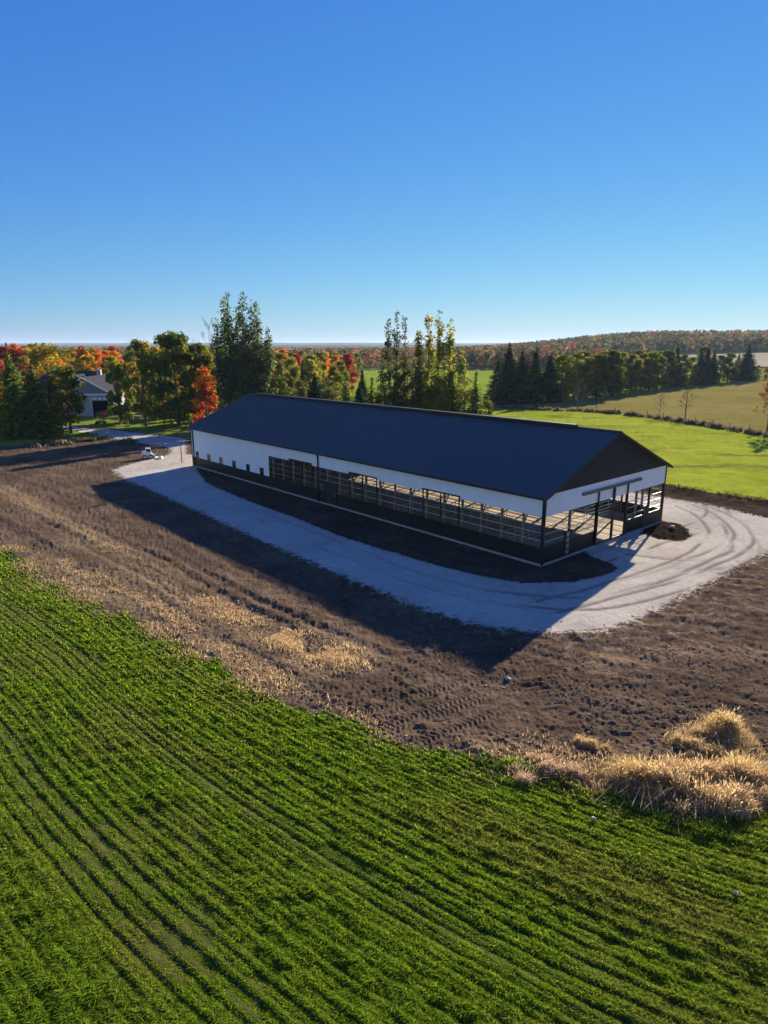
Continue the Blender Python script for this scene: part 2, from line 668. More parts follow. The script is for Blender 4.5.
# long scrape marks beside the field edge
rc = row_coord(GX, GY)
clod = clod + (vn(rc * 1.6, (GX - GY) * .05, 51) - .5) * .14 * sstep(-crop_s, 0, 3)
rough = (fbm(GX * 2.3, GY * 2.3, 61, 2) - .45)
clod = clod + np.maximum(rough, 0) * .13 * sstep(vn(GX * .18 + 4, GY * .18, 66), .45, .7)
tread = np.zeros_like(GX)
for k, t in enumerate(TRACKS):
    for off in ((-.8, .8) if k < 2 else (-.9,)):
        d, sg, al = seg_dist(GX, GY, t)
        u = sg - off
        m = (1 - sstep(d, 1.25, 1.4)) * (1 - sstep(np.abs(u), .22, .32)) * (.45 if k > 1 else 1) * (.25 + .65 * sstep(vn(al * .5, al * 0 + k, 43), .25, .6)) * sstep(-crop_s, .0, .6)
        lug = np.sin((al + np.abs(u) * .55) * 2 * math.pi / .24)
        tread = np.where(m > .02, (tread * (1 - m) + m * (-.032 + .027 * np.clip(lug * 1.8, -1, 1))), tread)
        clod = clod * (1 - .75 * m)
soil_h = clod + tread
# furrows of the turned dark earth beside the meadow
md, ms, ma = seg_dist(GX, GY, meadow_edge)
furrow = (1 - sstep(md, 3.5, 6.5)) * (GX > 15)
soil_h = soil_h + furrow * (.16 * np.sin(md * 3.6 + 2 * vn(ma * .2, ma * 0, 46)) + .12 * (vn(GX * 1.5, GY * 1.5, 47) - .5))


def smooth(P):
    for _ in range(2):
        Q = [P[0]]
        for a, c in zip(P[:-1], P[1:]):
            Q += [(a[0] * .75 + c[0] * .25, a[1] * .75 + c[1] * .25), (a[0] * .25 + c[0] * .75, a[1] * .25 + c[1] * .75)]
        P = Q + [P[-1]]
    return P


track_a = np.zeros_like(GX)
for k, t in enumerate(TYRES):
    d, sg, al = seg_dist(GX, GY, smooth(t))
    wob = (vn(al * .4, al * 0 + k, 71) - .5) * .25
    for off in (-.9, .9):
        m = (1 - sstep(d, 1.3, 1.5)) * (1 - sstep(np.abs(sg + wob - off), .06, .25)) * (.15 + .85 * sstep(fbm(al * .3, al * 0 + off + k * 3, 73, 3), .3, .65))
        track_a = np.maximum(track_a, m * (1.0 if k < 5 else .4))
grav_h = (fbm(GX * .3, GY * .3, 81, 3) - .5) * .10 + (vn(GX * 5, GY * 5, 83) - .5) * .02 - .03 * track_a + .03
rowm = np.cos(rc * 2 * math.pi / .5)
crop_h = .02 * rowm + (fbm(GX * .8, GY * .8, 91, 2) - .5) * .12 - .06
mead_h = (fbm(GX * .25, GY * .25, 95, 4) - .5) * .30 + (vn(GX * 1.8, GY * 1.8, 97) - .5) * .12
pile_h = np.clip(pile_s, 0, 1.6) * .13 + clod * 2.2
near_barn = np.maximum(np.abs(((GX - barnA[0]) * bX[0] + (GY - barnA[1]) * bX[1]) - BW / 2) - BW / 2, np.abs(((GX - barnA[0]) * bY[0] + (GY - barnA[1]) * bY[1]) - BL / 2) - BL / 2)
flat = sstep(near_barn, 0, 1.6)
lerp = lambda a, c, t: a * (1 - t) + c * t
g_s = np.minimum(grav_s, np.minimum(-apr_s, -pile_s))
gmix = np.clip(.5 + g_s * np.where((apr_s > -1.5) | (pile_s > -1.5), 1.4, .55), 0, 1)
Z = lerp(soil_h, clod * .5 - .02, sstep(apr_s, -.4, .4))
Z = lerp(Z, pile_h, sstep(pile_s, -.2, .4))
Z = lerp(Z, grav_h, sstep(g_s, -.7, .7))
Z = lerp(Z, mead_h, np.maximum(sstep(mead_s, -.5, .5), (past_in | grass_in) * 1.0))
Z = lerp(Z, crop_h, sstep(crop_s, -.6, .6))
Z = Z * flat - .04 * (1 - flat)
Z = np.where(near_barn < -.2, -.25, Z)
Z = Z + hgt(GX, GY)
STRAW_LINES = [(pts((150, 500), (250, 560), (330, 600)), .0), (pts((0, 487), (60, 520), (110, 548), (190, 600), (300, 655), (345, 665)), 1.5),
               (pts((200, 600), (260, 628), (320, 650), (352, 655)), 1.3), (pts((60, 560), (170, 615), (290, 690)), 1.0), (pts((500, 752), (560, 755), (600, 775)), 1.0),
               (pts((640, 770), (700, 765), (768, 770)), 1.3), (pts((600, 660), (700, 650), (768, 655)), .8)]
straw = np.zeros_like(GX)
for t, wd in STRAW_LINES:
    if wd:
        d, sg, al = seg_dist(GX, GY, t)
        straw = np.maximum(straw, 1 - sstep(d, wd * .3, wd * (1.2 + vn(al * .5, al * 0, 88))))
straw = np.clip(straw * (.2 + .9 * vn(rc * 2.2, (GX - GY) * .12, 99)) + .7 * (1 - sstep(-crop_s, .2, 2.6)) * vn(GX * .5, GY * .5, 98), 0, 1) * (GY < 70)
damp = np.where(pile_in, 1.0, np.where(apr_in, .45, 0.0))
damp = np.maximum(damp, furrow * (.55 + .45 * vn(GX * .7, GY * .7, 48)))
damp = np.maximum(damp, sstep(vn(GX * .09 + 3, GY * .09, 15), .55, .75) * .7 * sstep(GX, 17, 32))
pale = sstep(3.6 + 5 * vn(GX * .1, GY * .1, 16) - (-grav_s), 0, 2.5) * sstep(GX, 6, 10) * (1 - sstep(GY, 46, 52)) * (~grav_in)

zone = np.where(crop_in, 0, np.where(apr_in | pile_in, 1, np.where(g_s > 0, 2, np.where(mead_in, 3, np.where(past_in, 4, np.where(grass_in, 5, 1))))))
idx = np.arange(nr * nc).reshape(nr, nc)
F = np.stack([idx[:-1, :-1], idx[:-1, 1:], idx[1:, 1:], idx[1:, :-1]], -1).reshape(-1, 4)
fz = zone[:-1, :-1].reshape(-1)
V = np.stack([GX, GY, Z], -1).reshape(-1, 3)
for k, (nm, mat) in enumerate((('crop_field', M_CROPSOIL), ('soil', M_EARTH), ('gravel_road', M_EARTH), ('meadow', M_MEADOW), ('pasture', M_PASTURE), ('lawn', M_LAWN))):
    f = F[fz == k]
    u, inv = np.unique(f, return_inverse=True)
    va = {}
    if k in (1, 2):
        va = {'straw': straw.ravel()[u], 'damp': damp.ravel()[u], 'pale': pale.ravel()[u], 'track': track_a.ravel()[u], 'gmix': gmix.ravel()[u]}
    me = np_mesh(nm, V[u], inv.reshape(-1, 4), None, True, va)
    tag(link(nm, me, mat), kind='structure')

# ---- the wide land, to the horizon
rr = np.concatenate([[.5, 6], np.geomspace(30, 12500, 130)])
aa = np.linspace(0, 2 * math.pi, 361)[:-1]
AA, RR = np.meshgrid(aa, rr)
WX, WY = RR * np.cos(AA), RR * np.sin(AA)
WZ = hgt(WX, WY) - .6 * (1 - sstep(RR, 400, 470)) - .05
idx = np.arange(WX.size).reshape(WX.shape)
nx = np.roll(idx, -1, 1)
F = np.stack([idx[:-1], nx[:-1], nx[1:], idx[1:]], -1).reshape(-1, 4)
tag(link('ground', np_mesh('ground', np.stack([WX, WY, WZ], -1).reshape(-1, 3), F, None, True), M_LAND), kind='structure')


def patch(name, mat, poly, n=24, lift=.15):
    """a field lying on the land: poly of four world corners"""
    (a, b_, c, d) = [np.array(p, float) for p in poly]
    s, t = np.meshgrid(np.linspace(0, 1, n), np.linspace(0, 1, n))
    P = a * ((1 - s) * (1 - t))[..., None] + b_ * (s * (1 - t))[..., None] + c * (s * t)[..., None] + d * ((1 - s) * t)[..., None]
    Z = hgt(P[..., 0], P[..., 1]) + lift
    idx = np.arange(n * n).reshape(n, n)
    F = np.stack([idx[:-1, :-1], idx[:-1, 1:], idx[1:, 1:], idx[1:, :-1]], -1).reshape(-1, 4)
    tag(link(name, np_mesh(name, np.concatenate([P.reshape(-1, 2), Z.reshape(-1, 1)], 1), F, None, True), mat), kind='structure')


def pol(px, D):
    return ((px - 384) / FPX * D * .97, D * .97)


patch('strip_field', M_STRIPFIELD, [pol(340, 196), pol(540, 196), pol(545, 440), pol(330, 415)], lift=.25)
patch('pale_field', M_PALEFIELD, [pol(590, 460), pol(900, 430), pol(900, 620), pol(600, 600)], lift=.6)
patch('upper_field', M_STRIPFIELD, [pol(730, 700), pol(900, 690), pol(900, 820), pol(735, 810)], lift=1.0)

# ---- far ridges on the skyline
def ridge(name, D, x0, x1, h0, amp, seed, depth):
    n = 160
    xs = np.linspace(x0, x1, n)
    top = h0 + (fbm(xs / 900, xs * 0 + seed, seed, 4) - .5) * amp
    rows = []
    for k, t in enumerate(np.linspace(0, 1, 9)):
        prof = math.sin(t * math.pi)
        rows.append(np.stack([xs, np.full(n, D + t * depth) + 0 * xs, top * prof - 4 + (vn(xs / 150, xs * 0 + k, seed + 7) - .5) * 3], -1))
    P = np.concatenate(rows)
    idx = np.arange(9 * n).reshape(9, n)
    F = np.stack([idx[:-1, :-1], idx[:-1, 1:], idx[1:, 1:], idx[1:, :-1]], -1).reshape(-1, 4)
    tag(link(name, np_mesh(name, P, F, None, True), M_RIDGE), kind='structure')


ridge('hills', 3600, -4500, 2600, 22, 10, 3, 900)
ridge('hills', 6000, -6500, 4200, 44, 22, 8, 1800)

# ------------------------------------------------------------------ leaves, trees
def cards(P, N, size, asp=1.0, rng=None, bend=0):
    """one four-cornered leaf card per point: P (n,3) centres, N (n,3) facing, size (n,)"""
    n = len(P)
    N = N / np.maximum(np.linalg.norm(N, axis=1, keepdims=True), 1e-6)
    R = rng.normal(size=(n, 3))
    U = np.cross(N, R)
    U /= np.maximum(np.linalg.norm(U, axis=1, keepdims=True), 1e-6)
    W = np.cross(N, U)
    s = (size * .5)[:, None]
    V = np.stack([P - U * s * asp, P - W * s, P + U * s * asp, P + W * s], 1).reshape(-1, 3)
    F = np.arange(n * 4).reshape(n, 4)
    return V, F


def tint(base, rng, n, v=.22, h=.12):
    b = np.array(base)[None, :]
    k = 1 + rng.uniform(-v, v, (n, 1))
    j = 1 + rng.uniform(-h, h, (n, 3))
    return np.clip(b * k * j, 0, 1)


def clump_leaves(rng, cen, crad, ctint, nleaf, lsize, flat=.8):
    w_ = crad ** 2
    cnt = np.maximum(6, (nleaf * w_ / w_.sum()).astype(int))
    ci = np.repeat(np.arange(len(cen)), cnt)
    n = len(ci)
    d = rng.normal(size=(n, 3))
    d /= np.linalg.norm(d, axis=1, keepdims=True)
    r = crad[ci] * rng.uniform(.25, 1.12, n) ** .6
    P = cen[ci] + d * r[:, None] * np.array([1, 1, flat])
    N = d + rng.normal(size=(n, 3)) * .55 + np.array([0, 0, .25])
    V, F = cards(P, N, lsize * rng.uniform(.6, 1.3, n), rng.uniform(.55, .8), rng)
    T = ctint[ci] * (1 + rng.uniform(-.15, .15, (n, 1)))
    return V, F, T


def trunk_mesh(name, H, r0, limbs, top=.85, lean=0, rng=None):
    mb = MB()
    n = 7
    zs = np.linspace(0, H * top, n)
    px = np.cumsum(rng.normal(size=n) * .015 * H / 6) + lean * zs / H
    py = np.cumsum(rng.normal(size=n) * .015 * H / 6)
    px -= px[0]
    py -= py[0]
    mb.tube([(px[i], py[i], zs[i] - (.15 if i == 0 else 0)) for i in range(n)], [r0 * (1.25 if i == 0 else 1 - .86 * i / (n - 1)) for i in range(n)], 7)
    for tip, r in limbs:
        t = Vector(tip)
        zb = max(H * .12, t.z - math.hypot(t.x, t.y) * 1.0)
        zb = min(zb, H * top * .95)
        k = zb / (H * top)
        bx = float(np.interp(zb, zs, px))
        by = float(np.interp(zb, zs, py))
        mid = Vector((bx, by, zb)).lerp(t, .5) + Vector((0, 0, .05 * H * (1 if t.z > zb else 0)))
        rb = r0 * (1 - .8 * k) * .55 * r
        mb.tube([(bx, by, zb), mid, t], [rb, rb * .6, rb * .2], 5)
    return mb.mesh(name, True)


def broadleaf(seed, H, R, pal, nclump=26, nleaf=2600, lsize=.42, base=.22, profile='round', crad=(.20, .34), flat=.8, gap=0.0, r0=None):
    rng = np.random.default_rng(seed)
    cen = []
    while len(cen) < nclump:
        t = rng.uniform(0, 1)
        z = H * (base + (1 - base) * t)
        if profile == 'round':
            env = math.sin(math.pi * min(1, .12 + .88 * t) ** .8) ** .6
        elif profile == 'oval':
            env = (math.sin(math.pi * (.1 + .85 * t)) ** .7) * (1.05 - .35 * t)
        elif profile == 'cone':
            env = (1 - t) ** .7 * min(1, .4 + t * 4)
        else:
            env = .75 + .25 * math.sin(9 * t)
        a = rng.uniform(0, 2 * math.pi)
        r = R * env * math.sqrt(rng.uniform(.15, 1)) * rng.uniform(.75, 1.12)
        cen.append((r * math.cos(a), r * math.sin(a), z))
    cen = np.array(cen)
    cr = R * rng.uniform(*crad, nclump)
    cen[:, 2] = np.minimum(cen[:, 2], H - cr * .8)
    bi = rng.integers(0, len(pal), nclump)
    ct = np.concatenate([tint(pal[i], rng, 1, .30) for i in bi])
    V, F, T = clump_leaves(rng, cen, cr, ct, nleaf, lsize, flat)
    crown = np_mesh('crown', V, F, T)
    o = np.argsort(-cr)[:max(6, nclump // 3)]
    trunk = trunk_mesh('trunk', H, r0 or (.016 * H + .05), [(tuple(cen[i] * np.array([.9, .9, .97])), rng.uniform(.7, 1)) for i in o], .82, 0, rng)
    return trunk, crown


def spruce(seed, H, R, pal, step=.42, lsize=.5, base=.04, droop=.25, dens=1.0):
    rng = np.random.default_rng(seed)
    P, N, T, Sz = [], [], [], []
    z = H * base
    while z < H * .99:
        t = z / H
        r = R * (1 - t) ** .85 * (.82 + .3 * rng.uniform())
        nb = max(4, int(2 * math.pi * r / .62 * dens))
        ph = rng.uniform(0, 6.28)
        for k in range(nb):
            a = ph + 2 * math.pi * k / nb + rng.normal() * .12
            rl = r * rng.uniform(.62, 1.12)
            tt = tint(pal[rng.integers(0, len(pal))], rng, 1, .25)[0]
            m = max(2, int(rl / .34))
            for j in range(m):
                s = (j + .7) / m
                if s < .25 and m > 4:
                    continue
                q = rl * s
                P.append((q * math.cos(a) + rng.normal() * .07, q * math.sin(a) + rng.normal() * .07, z - q * droop * (1 - .55 * s) + .10 * q * s * s + rng.normal() * .06))
                N.append((math.cos(a) * .5 + rng.normal() * .5, math.sin(a) * .5 + rng.normal() * .5, .8 + rng.normal() * .4))
                T.append(tt * (1 + rng.uniform(-.15, .15)))
                Sz.append(lsize * (1.05 - .45 * s) * rng.uniform(.8, 1.25) * (1 if r > .6 else .75))
        z += step * rng.uniform(.8, 1.2) * (1 - .35 * t)
    for j in range(5):
        P.append((0, 0, H * (1 - .012 * j)))
        N.append((rng.normal(), rng.normal(), .2))
        T.append(np.array(pal[0]))
        Sz.append(.28)
    V, F = cards(np.array(P), np.array(N), np.array(Sz), .62, rng)
    crown = np_mesh('crown', V, F, np.array(T))
    mb = MB()
    mb.tube([(0, 0, -.15), (0, 0, H * .5), (0, 0, H * .98)], [.014 * H + .05, .008 * H + .03, .02], 7)
    return mb.mesh('trunk', True), crown


def columns(seed, H, stems, pal, nleaf, lsize, clr=(.5, .9), r0=.25, thick=1.0, low=.15, sparse=1.0, fill=False):
    """a tall tree of several upright leaders, each hung with clumps that leave gaps"""
    rng = np.random.default_rng(seed)
    cen, cr, ct = [], [], []
    mb = MB()
    for (ox, oy, top, wd, pi) in stems:
        zs = np.linspace(0, H * top, 7)
        k = np.clip(zs / (H * .45), 0, 1) ** .8
        sx = ox * k + np.cumsum(rng.normal(size=7)) * .08
        sy = oy * k + np.cumsum(rng.normal(size=7)) * .08
        mb.tube([(sx[i], sy[i], zs[i] - (.15 if i == 0 else 0)) for i in range(7)], [r0 * (1 - .9 * i / 6) for i in range(7)], 6)
        z = H * low * rng.uniform(.8, 1.3)
        while z < H * top:
            t = z / (H * top)
            ww = wd * (1.15 - t) ** .75 * thick
            nside = rng.integers(*((2, 5) if fill else (1, 4))) if t < .85 else 1
            for _ in range(nside):
                a = rng.uniform(0, 6.28)
                q = ww * rng.uniform(.15, 1.0)
                cx = float(np.interp(z, zs, sx)) + q * math.cos(a)
                cy = float(np.interp(z, zs, sy)) + q * math.sin(a)
                cen.append((cx, cy, z + q * .35))
                cr.append(rng.uniform(*clr) * (1.1 - .45 * t))
                ct.append(tint(pal[pi] if rng.uniform() > .25 else pal[rng.integers(0, len(pal))], rng, 1, .3)[0])
                if q > .5:
                    b0 = (float(np.interp(z - q * .4, zs, sx)), float(np.interp(z - q * .4, zs, sy)), z - q * .4)
                    mb.tube([b0, (cx, cy, z + q * .35)], [r0 * .25 * (1.1 - t), .02], 4)
            z += rng.uniform(.55, 1.25) * sparse
    V, F, T = clump_leaves(rng, np.array(cen), np.array(cr), np.array(ct), nleaf, lsize, 1.15)
    return mb.mesh('trunk', True), np_mesh('crown', V, F, T)


def bare(seed, H, spread=.5, r0=.14, depth=5, first=.22):
    """leafless tree: a leader with rising side branches that fork into fine twigs"""
    rng = np.random.default_rng(seed)
    mb = MB()
    tips = []

    def grow(p, d, L, r, k):
        q = p + d * L
        mid = p.lerp(q, .5) + Vector(rng.normal(size=3) * L * .06)
        mb.tube([p, mid, q], [r, r * .75, r * .5], 5 if r > .03 else 3)
        if k == 0:
            tips.append(q)
            return
        for i in range(rng.integers(3, 5)):
            nd = (d + Vector(rng.normal(size=3) * spread) + Vector((0, 0, .25))).normalized()
            grow(p.lerp(q, rng.uniform(.35, 1.0)), nd, L * rng.uniform(.45, .72), max(r * .5, .009), k - 1)
    n = 8
    px = np.cumsum(rng.normal(size=n) * .03 * H / 8)
    py = np.cumsum(rng.normal(size=n) * .03 * H / 8)
    zs = np.linspace(0, H, n)
    mb.tube([(px[i] - px[0], py[i] - py[0], zs[i] - (.1 if i == 0 else 0)) for i in range(n)], [r0 * (1 - .93 * i / (n - 1)) for i in range(n)], 6)
    m = 15
    for j in range(m):
        t = first + (.96 - first) * j / (m - 1)
        z = H * t
        p = Vector((float(np.interp(z, zs, px)) - px[0], float(np.interp(z, zs, py)) - py[0], z))
        a = j * 2.4 + rng.normal() * .4
        d = Vector((math.cos(a), math.sin(a), .75 + .5 * t)).normalized()
        grow(p, d, H * (.30 - .22 * t) * rng.uniform(.8, 1.2), r0 * .42 * (1.05 - t), 3)
    return mb.mesh('trunk', True), tips


def tree(name, label, meshes, x, y, group=None, sc=1.0, rz=None, leaf=None, bark=None, cat='tree', z=None):
    rz = random.uniform(0, 6.28) if rz is None else rz
    z0 = float(hgt(np.array(x), np.array(y))) if z is None else z
    t = thing(name, label, cat, (x, y, z0), rz, group, sc)
    tr, cr = meshes
    for nm, me, m in (('trunk', tr, bark or M_BARK), ('crown', cr, leaf or M_LEAF)):
        if me is None:
            continue
        o = bpy.data.objects.new(nm, me)
        C.objects.link(o)
        if not me.materials:
            me.materials.append(m)
        o.parent = t
    return t


random.seed(7)
GREEN = [(.11, .15, .020), (.16, .19, .024), (.075, .115, .020)]
YGREEN = [(.22, .20, .022), (.14, .16, .020), (.28, .23, .024)]
YELLOW = [(.50, .34, .018), (.42, .32, .022), (.32, .26, .025)]
ORANGE = [(.52, .20, .018), (.46, .14, .020), (.44, .24, .022)]
RED = [(.34, .06, .022), (.30, .045, .025), (.36, .10, .022)]
RUST = [(.22, .10, .035), (.18, .085, .035), (.25, .13, .04)]
OLIVE = [(.14, .15, .032), (.19, .18, .036), (.10, .12, .028)]
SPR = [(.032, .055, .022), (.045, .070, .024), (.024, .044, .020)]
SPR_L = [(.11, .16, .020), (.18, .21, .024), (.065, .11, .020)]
DARKP = [(.060, .084, .032), (.085, .105, .034), (.046, .066, .028)]

# ------------------------------------------------------------------ the barn
def painted(name, c, rough, rib=None, var=.06):
    b = NB(name)
    v = b.coords()
    n = b.noise(b.coords('Object', (1, 1, .25)), 1.4, 6, .6)
    k = tuple(x * (1 - var) for x in c)
    j = tuple(x * (1 + var) for x in c)
    colr = b.ramp(n, [(.3, k), (.7, j)])
    return b.end(b.pbsdf(colr, rough, 0, None, .4))


M_ROOF = painted('charcoal_roof_steel', (.052, .051, .053), .40, var=.14)
M_BLACK = painted('black_steel', (.007, .0075, .008), .45)
M_GABLE = painted('black_gable_steel', (.010, .011, .011), .6)
M_WHITE = painted('white_steel', (.80, .79, .77), .5, var=.04)
M_CONC = plain('concrete', (.27, .26, .24), .9)
M_WOOD = plain('barn_timber', (.21, .145, .095), .85, var=.35, scale=4)
M_GALV = plain('galvanised_pipe', (.50, .49, .46), .45, .6)
M_GLASS = NB('dark_glass')
M_GLASS = M_GLASS.end(M_GLASS.pbsdf((.012, .014, .016), .08, 0, None, .5))
b = NB('barn_floor')
v = b.coords()
n1 = b.noise(v, .5, 5, .6)
M_BFLOOR = b.end(b.pbsdf(b.ramp(n1, [(.35, (.32, .26, .19)), (.65, (.48, .40, .30))]), .95, 0, None, .1))

EAVE, RIDGE, OH = 4.9, 8.37, .35
barn_o = thing('barn', 'long open sided barn with charcoal steel roof, white upper walls and black base', 'barn', (barnA[0], barnA[1], 0), BTH)


def part(mb, name, mat, parent=barn_o, label=None, smooth=False):
    o = mb.build(name, mat, parent, smooth)
    if label:
        o['label'] = label
    return o


def holes(mb, ax, off, th, u0, u1, z0, z1, hs):
    """a wall sheet th thick standing at off, with rectangular holes (u0,u1,z0,z1)"""
    us = sorted(set([u0, u1] + [h[0] for h in hs] + [h[1] for h in hs]))
    zs = sorted(set([z0, z1] + [h[2] for h in hs] + [h[3] for h in hs]))
    for a, c in zip(us[:-1], us[1:]):
        run = None
        for e, g in zip(zs[:-1], zs[1:]):
            inside = any(h[0] - 1e-6 <= a and c <= h[1] + 1e-6 and h[2] - 1e-6 <= e and g <= h[3] + 1e-6 for h in hs)
            if not inside:
                if run is None:
                    run = [e, g]
                else:
                    run[1] = g
            if inside and run:
                (mb.box(off, off + th, a, c, *run) if ax == 'x' else mb.box(a, c, off, off + th, *run))
                run = None
        if run:
            (mb.box(off, off + th, a, c, *run) if ax == 'x' else mb.box(a, c, off, off + th, *run))
    return mb


def ribs(mb, ax, face, u0, u1, z0, z1, sgn, skip=(), pitch=.3):
    """raised ribs of the sheet metal"""
    u = u0 + pitch / 2
    while u < u1:
        segs = [(z0, z1)]
        for (a, c, e, g) in skip:
            if a - .02 < u < c + .02:
                new = []
                for s0, s1 in segs:
                    if g <= s0 or e >= s1:
                        new.append((s0, s1))
                    else:
                        if e > s0:
                            new.append((s0, e))
                        if g < s1:
                            new.append((g, s1))
                segs = new
        for s0, s1 in segs:
            lo, hi = (face - .018, face + .001) if sgn < 0 else (face - .001, face + .018)
            if ax == 'x':
                mb.box(lo, hi, u - .022, u + .022, s0 + .004, s1 - .004)
            else:
                mb.box(u - .022, u + .022, lo, hi, s0 + .004, s1 - .004)
        u += pitch


WINS = [(49.86, 50.56), (46.85, 47.6), (43.92, 44.64), (40.88, 41.65), (37.85, 38.6), (35.02, 35.77)]
DOOR = (22.5, 24.25)
FR = [(26.3, 28.15, 30.1), (16.9, 18.75, 20.6), (7.5, 9.38, 11.3)]

part(MB().box(-.045, BW + .045, -.06, BL + .045, -.3, .12), 'foundation', M_CONC)
part(MB().box(.15, BW - .15, .15, BL - .15, .115, .16), 'floor', M_BFLOOR)
# long walls: black base, white band
for side in (0, 1):
    off = 0 if side == 0 else BW - .12
    sgn = -1 if side == 0 else 1
    face = 0 if side == 0 else BW
    dr = [(DOOR[0], DOOR[1], .12, 1.2)] if side == 0 else []
    for a, c in (((0, DOOR[0]), (DOOR[1], BL)) if side == 0 else ((0, BL),)):
        wb = MB().box(off, off + .12, a, c, .12, 1.2)
        ribs(wb, 'x', face, a, c, .12, 1.2, sgn)
        part(wb, 'base_panel', M_BLACK)
    hs = [(0, 33.9, 1.2, 3.4)] + [(f[0], f[2], 3.4, 3.5) for f in FR]
    if side == 0:
        hs += [(a, c, 1.2, 1.95) for a, c in WINS]
    wu = holes(MB(), 'x', off, .12, 0, BL, 1.2, EAVE, hs)
    ribs(wu, 'x', face, 0, BL, 1.2, EAVE, sgn, hs)
    part(wu, 'wall', M_WHITE)
# gables
for side in (0, 1):
    off = .001 if side == 0 else BL - .121
    sgn = -1 if side == 0 else 1
    face = .001 if side == 0 else BL - .001
    if side == 0:
        hb = [(6.75, 11.0, .12, 1.2), (2.72, 3.55, .12, 1.2), (13.9, 14.6, .12, 1.2)]
        hw = [(.0, BW, 1.2, 3.4)]
    else:
        hb = [(5.5, 11.8, .12, 1.2)]
        hw = [(5.5, 11.8, 1.2, 4.2)]
    cuts = [.125] + [q for h in sorted(hb) for q in h[:2]] + [BW - .125]
    for a, c in zip(cuts[::2], cuts[1::2]):
        wb = MB().box(a, c, off, off + .12, .12, 1.2)
        ribs(wb, 'y', face, a, c, .12, 1.2, sgn)
        part(wb, 'base_panel', M_BLACK)
    wu = holes(MB(), 'y', off, .12, .125, BW - .125, 1.2, EAVE, hw)
    ribs(wu, 'y', face, .125, BW - .125, 1.2, EAVE, sgn, hw)
    part(wu, 'wall', M_WHITE)
    g = MB()
    y0, y1 = (-.045, .10) if side == 0 else (BL - .10, BL + .045)
    g.prism([(.0, EAVE + .003), (BW, EAVE + .003), (BW, EAVE + .05), (BW / 2, RIDGE - .02), (0, EAVE + .05)], y0, y1)
    u = .3
    while u < BW:
        zt = EAVE + (RIDGE - EAVE) * (1 - abs(u - BW / 2) / (BW / 2)) - .08
        if zt > EAVE + .1:
            f0 = y0 - .018 if side == 0 else y1 - .001
            g.box(u - .022, u + .022, f0, f0 + .019, EAVE + .01, zt)
        u += .3
    part(g, 'gable', M_GABLE)
# roof: two ribbed slopes, cap, vent
slope = (RIDGE - EAVE) / (BW / 2)
for side in (0, 1):
    r = MB()
    s = 1 if side == 0 else -1
    x0 = -OH if side == 0 else BW + OH
    ze = EAVE + .06 - OH * slope
    xm = BW / 2
    zr = RIDGE + .06
    a, c = -.32, BL + .32
    th = .09
    q = [(x0, a, ze - th), (xm, a, zr - th), (xm, c, zr - th), (x0, c, ze - th), (x0, a, ze), (xm, a, zr), (xm, c, zr), (x0, c, ze)]
    r.hexa(q)
    y = a + .15
    xe = xm - s * .22
    zx = zr - .22 * slope
    while y < c:
        r.hexa([(x0, y - .025, ze - .002), (xe, y - .025, zx - .002), (xe, y + .025, zx - .002), (x0, y + .025, ze - .002),
                (x0, y - .012, ze + .04), (xe, y - .012, zx + .04), (xe, y + .012, zx + .04), (x0, y + .012, ze + .04)])
        y += .305
    roof = part(r, 'roof', M_ROOF)
    part(MB().box(*((-OH - .13, -OH - .003) if side == 0 else (BW + OH + .003, BW + OH + .13)), -.34, BL + .34, ze - .16, ze - .01), 'gutter', M_BLACK)
part(MB().prism([(BW / 2 - .25, RIDGE - .035), (BW / 2, RIDGE + .065), (BW / 2 + .25, RIDGE - .035), (BW / 2 + .25, RIDGE + .0), (BW / 2, RIDGE + .11), (BW / 2 - .25, RIDGE + .0)], -.33, BL + .33),
     'ridge_cap', M_BLACK)
part(MB().box(BW / 2 - .22, BW / 2 + .22, 3.4, BL - 1.5, RIDGE + .055, RIDGE + .26), 'ridge_vent', M_BLACK)
# rake trim on the near gable
for s in (-1, 1):
    q = [(BW / 2 + s * (BW / 2 + OH), EAVE + .062 - OH * slope), (BW / 2, RIDGE + .062), (BW / 2, RIDGE - .14), (BW / 2 + s * (BW / 2 + OH), EAVE - .14 - OH * slope)]
    part(MB().prism(q, -.352, -.323), 'rake_trim', M_BLACK)
    part(MB().prism(q, BL + .323, BL + .352), 'rake_trim', M_BLACK)
# corner posts, downspouts
for x in (0, BW):
    for y in (0, BL):
        sx = -.03 if x == 0 else -.15
        sy = -.03 if y == 0 else -.15
        part(MB().box(x + sx, x + sx + .18, y + sy, y + sy + .18, .1, EAVE + .001), 'corner_post', M_BLACK)
for y in (-.12, 25.2, BL - .6):
    d = MB()
    d.box(-.135, -.032, y - .06, y + .06, .05, EAVE - .42)
    d.hexa([(-.135, y - .06, EAVE - .42), (-.032, y - .06, EAVE - .42), (-.032, y + .06, EAVE - .42), (-.135, y + .06, EAVE - .42),
            (-.46, y - .06, EAVE - .22), (-.36, y - .06, EAVE - .22), (-.36, y + .06, EAVE - .22), (-.46, y + .06, EAVE - .22)])
    part(d, 'downspout', M_BLACK)
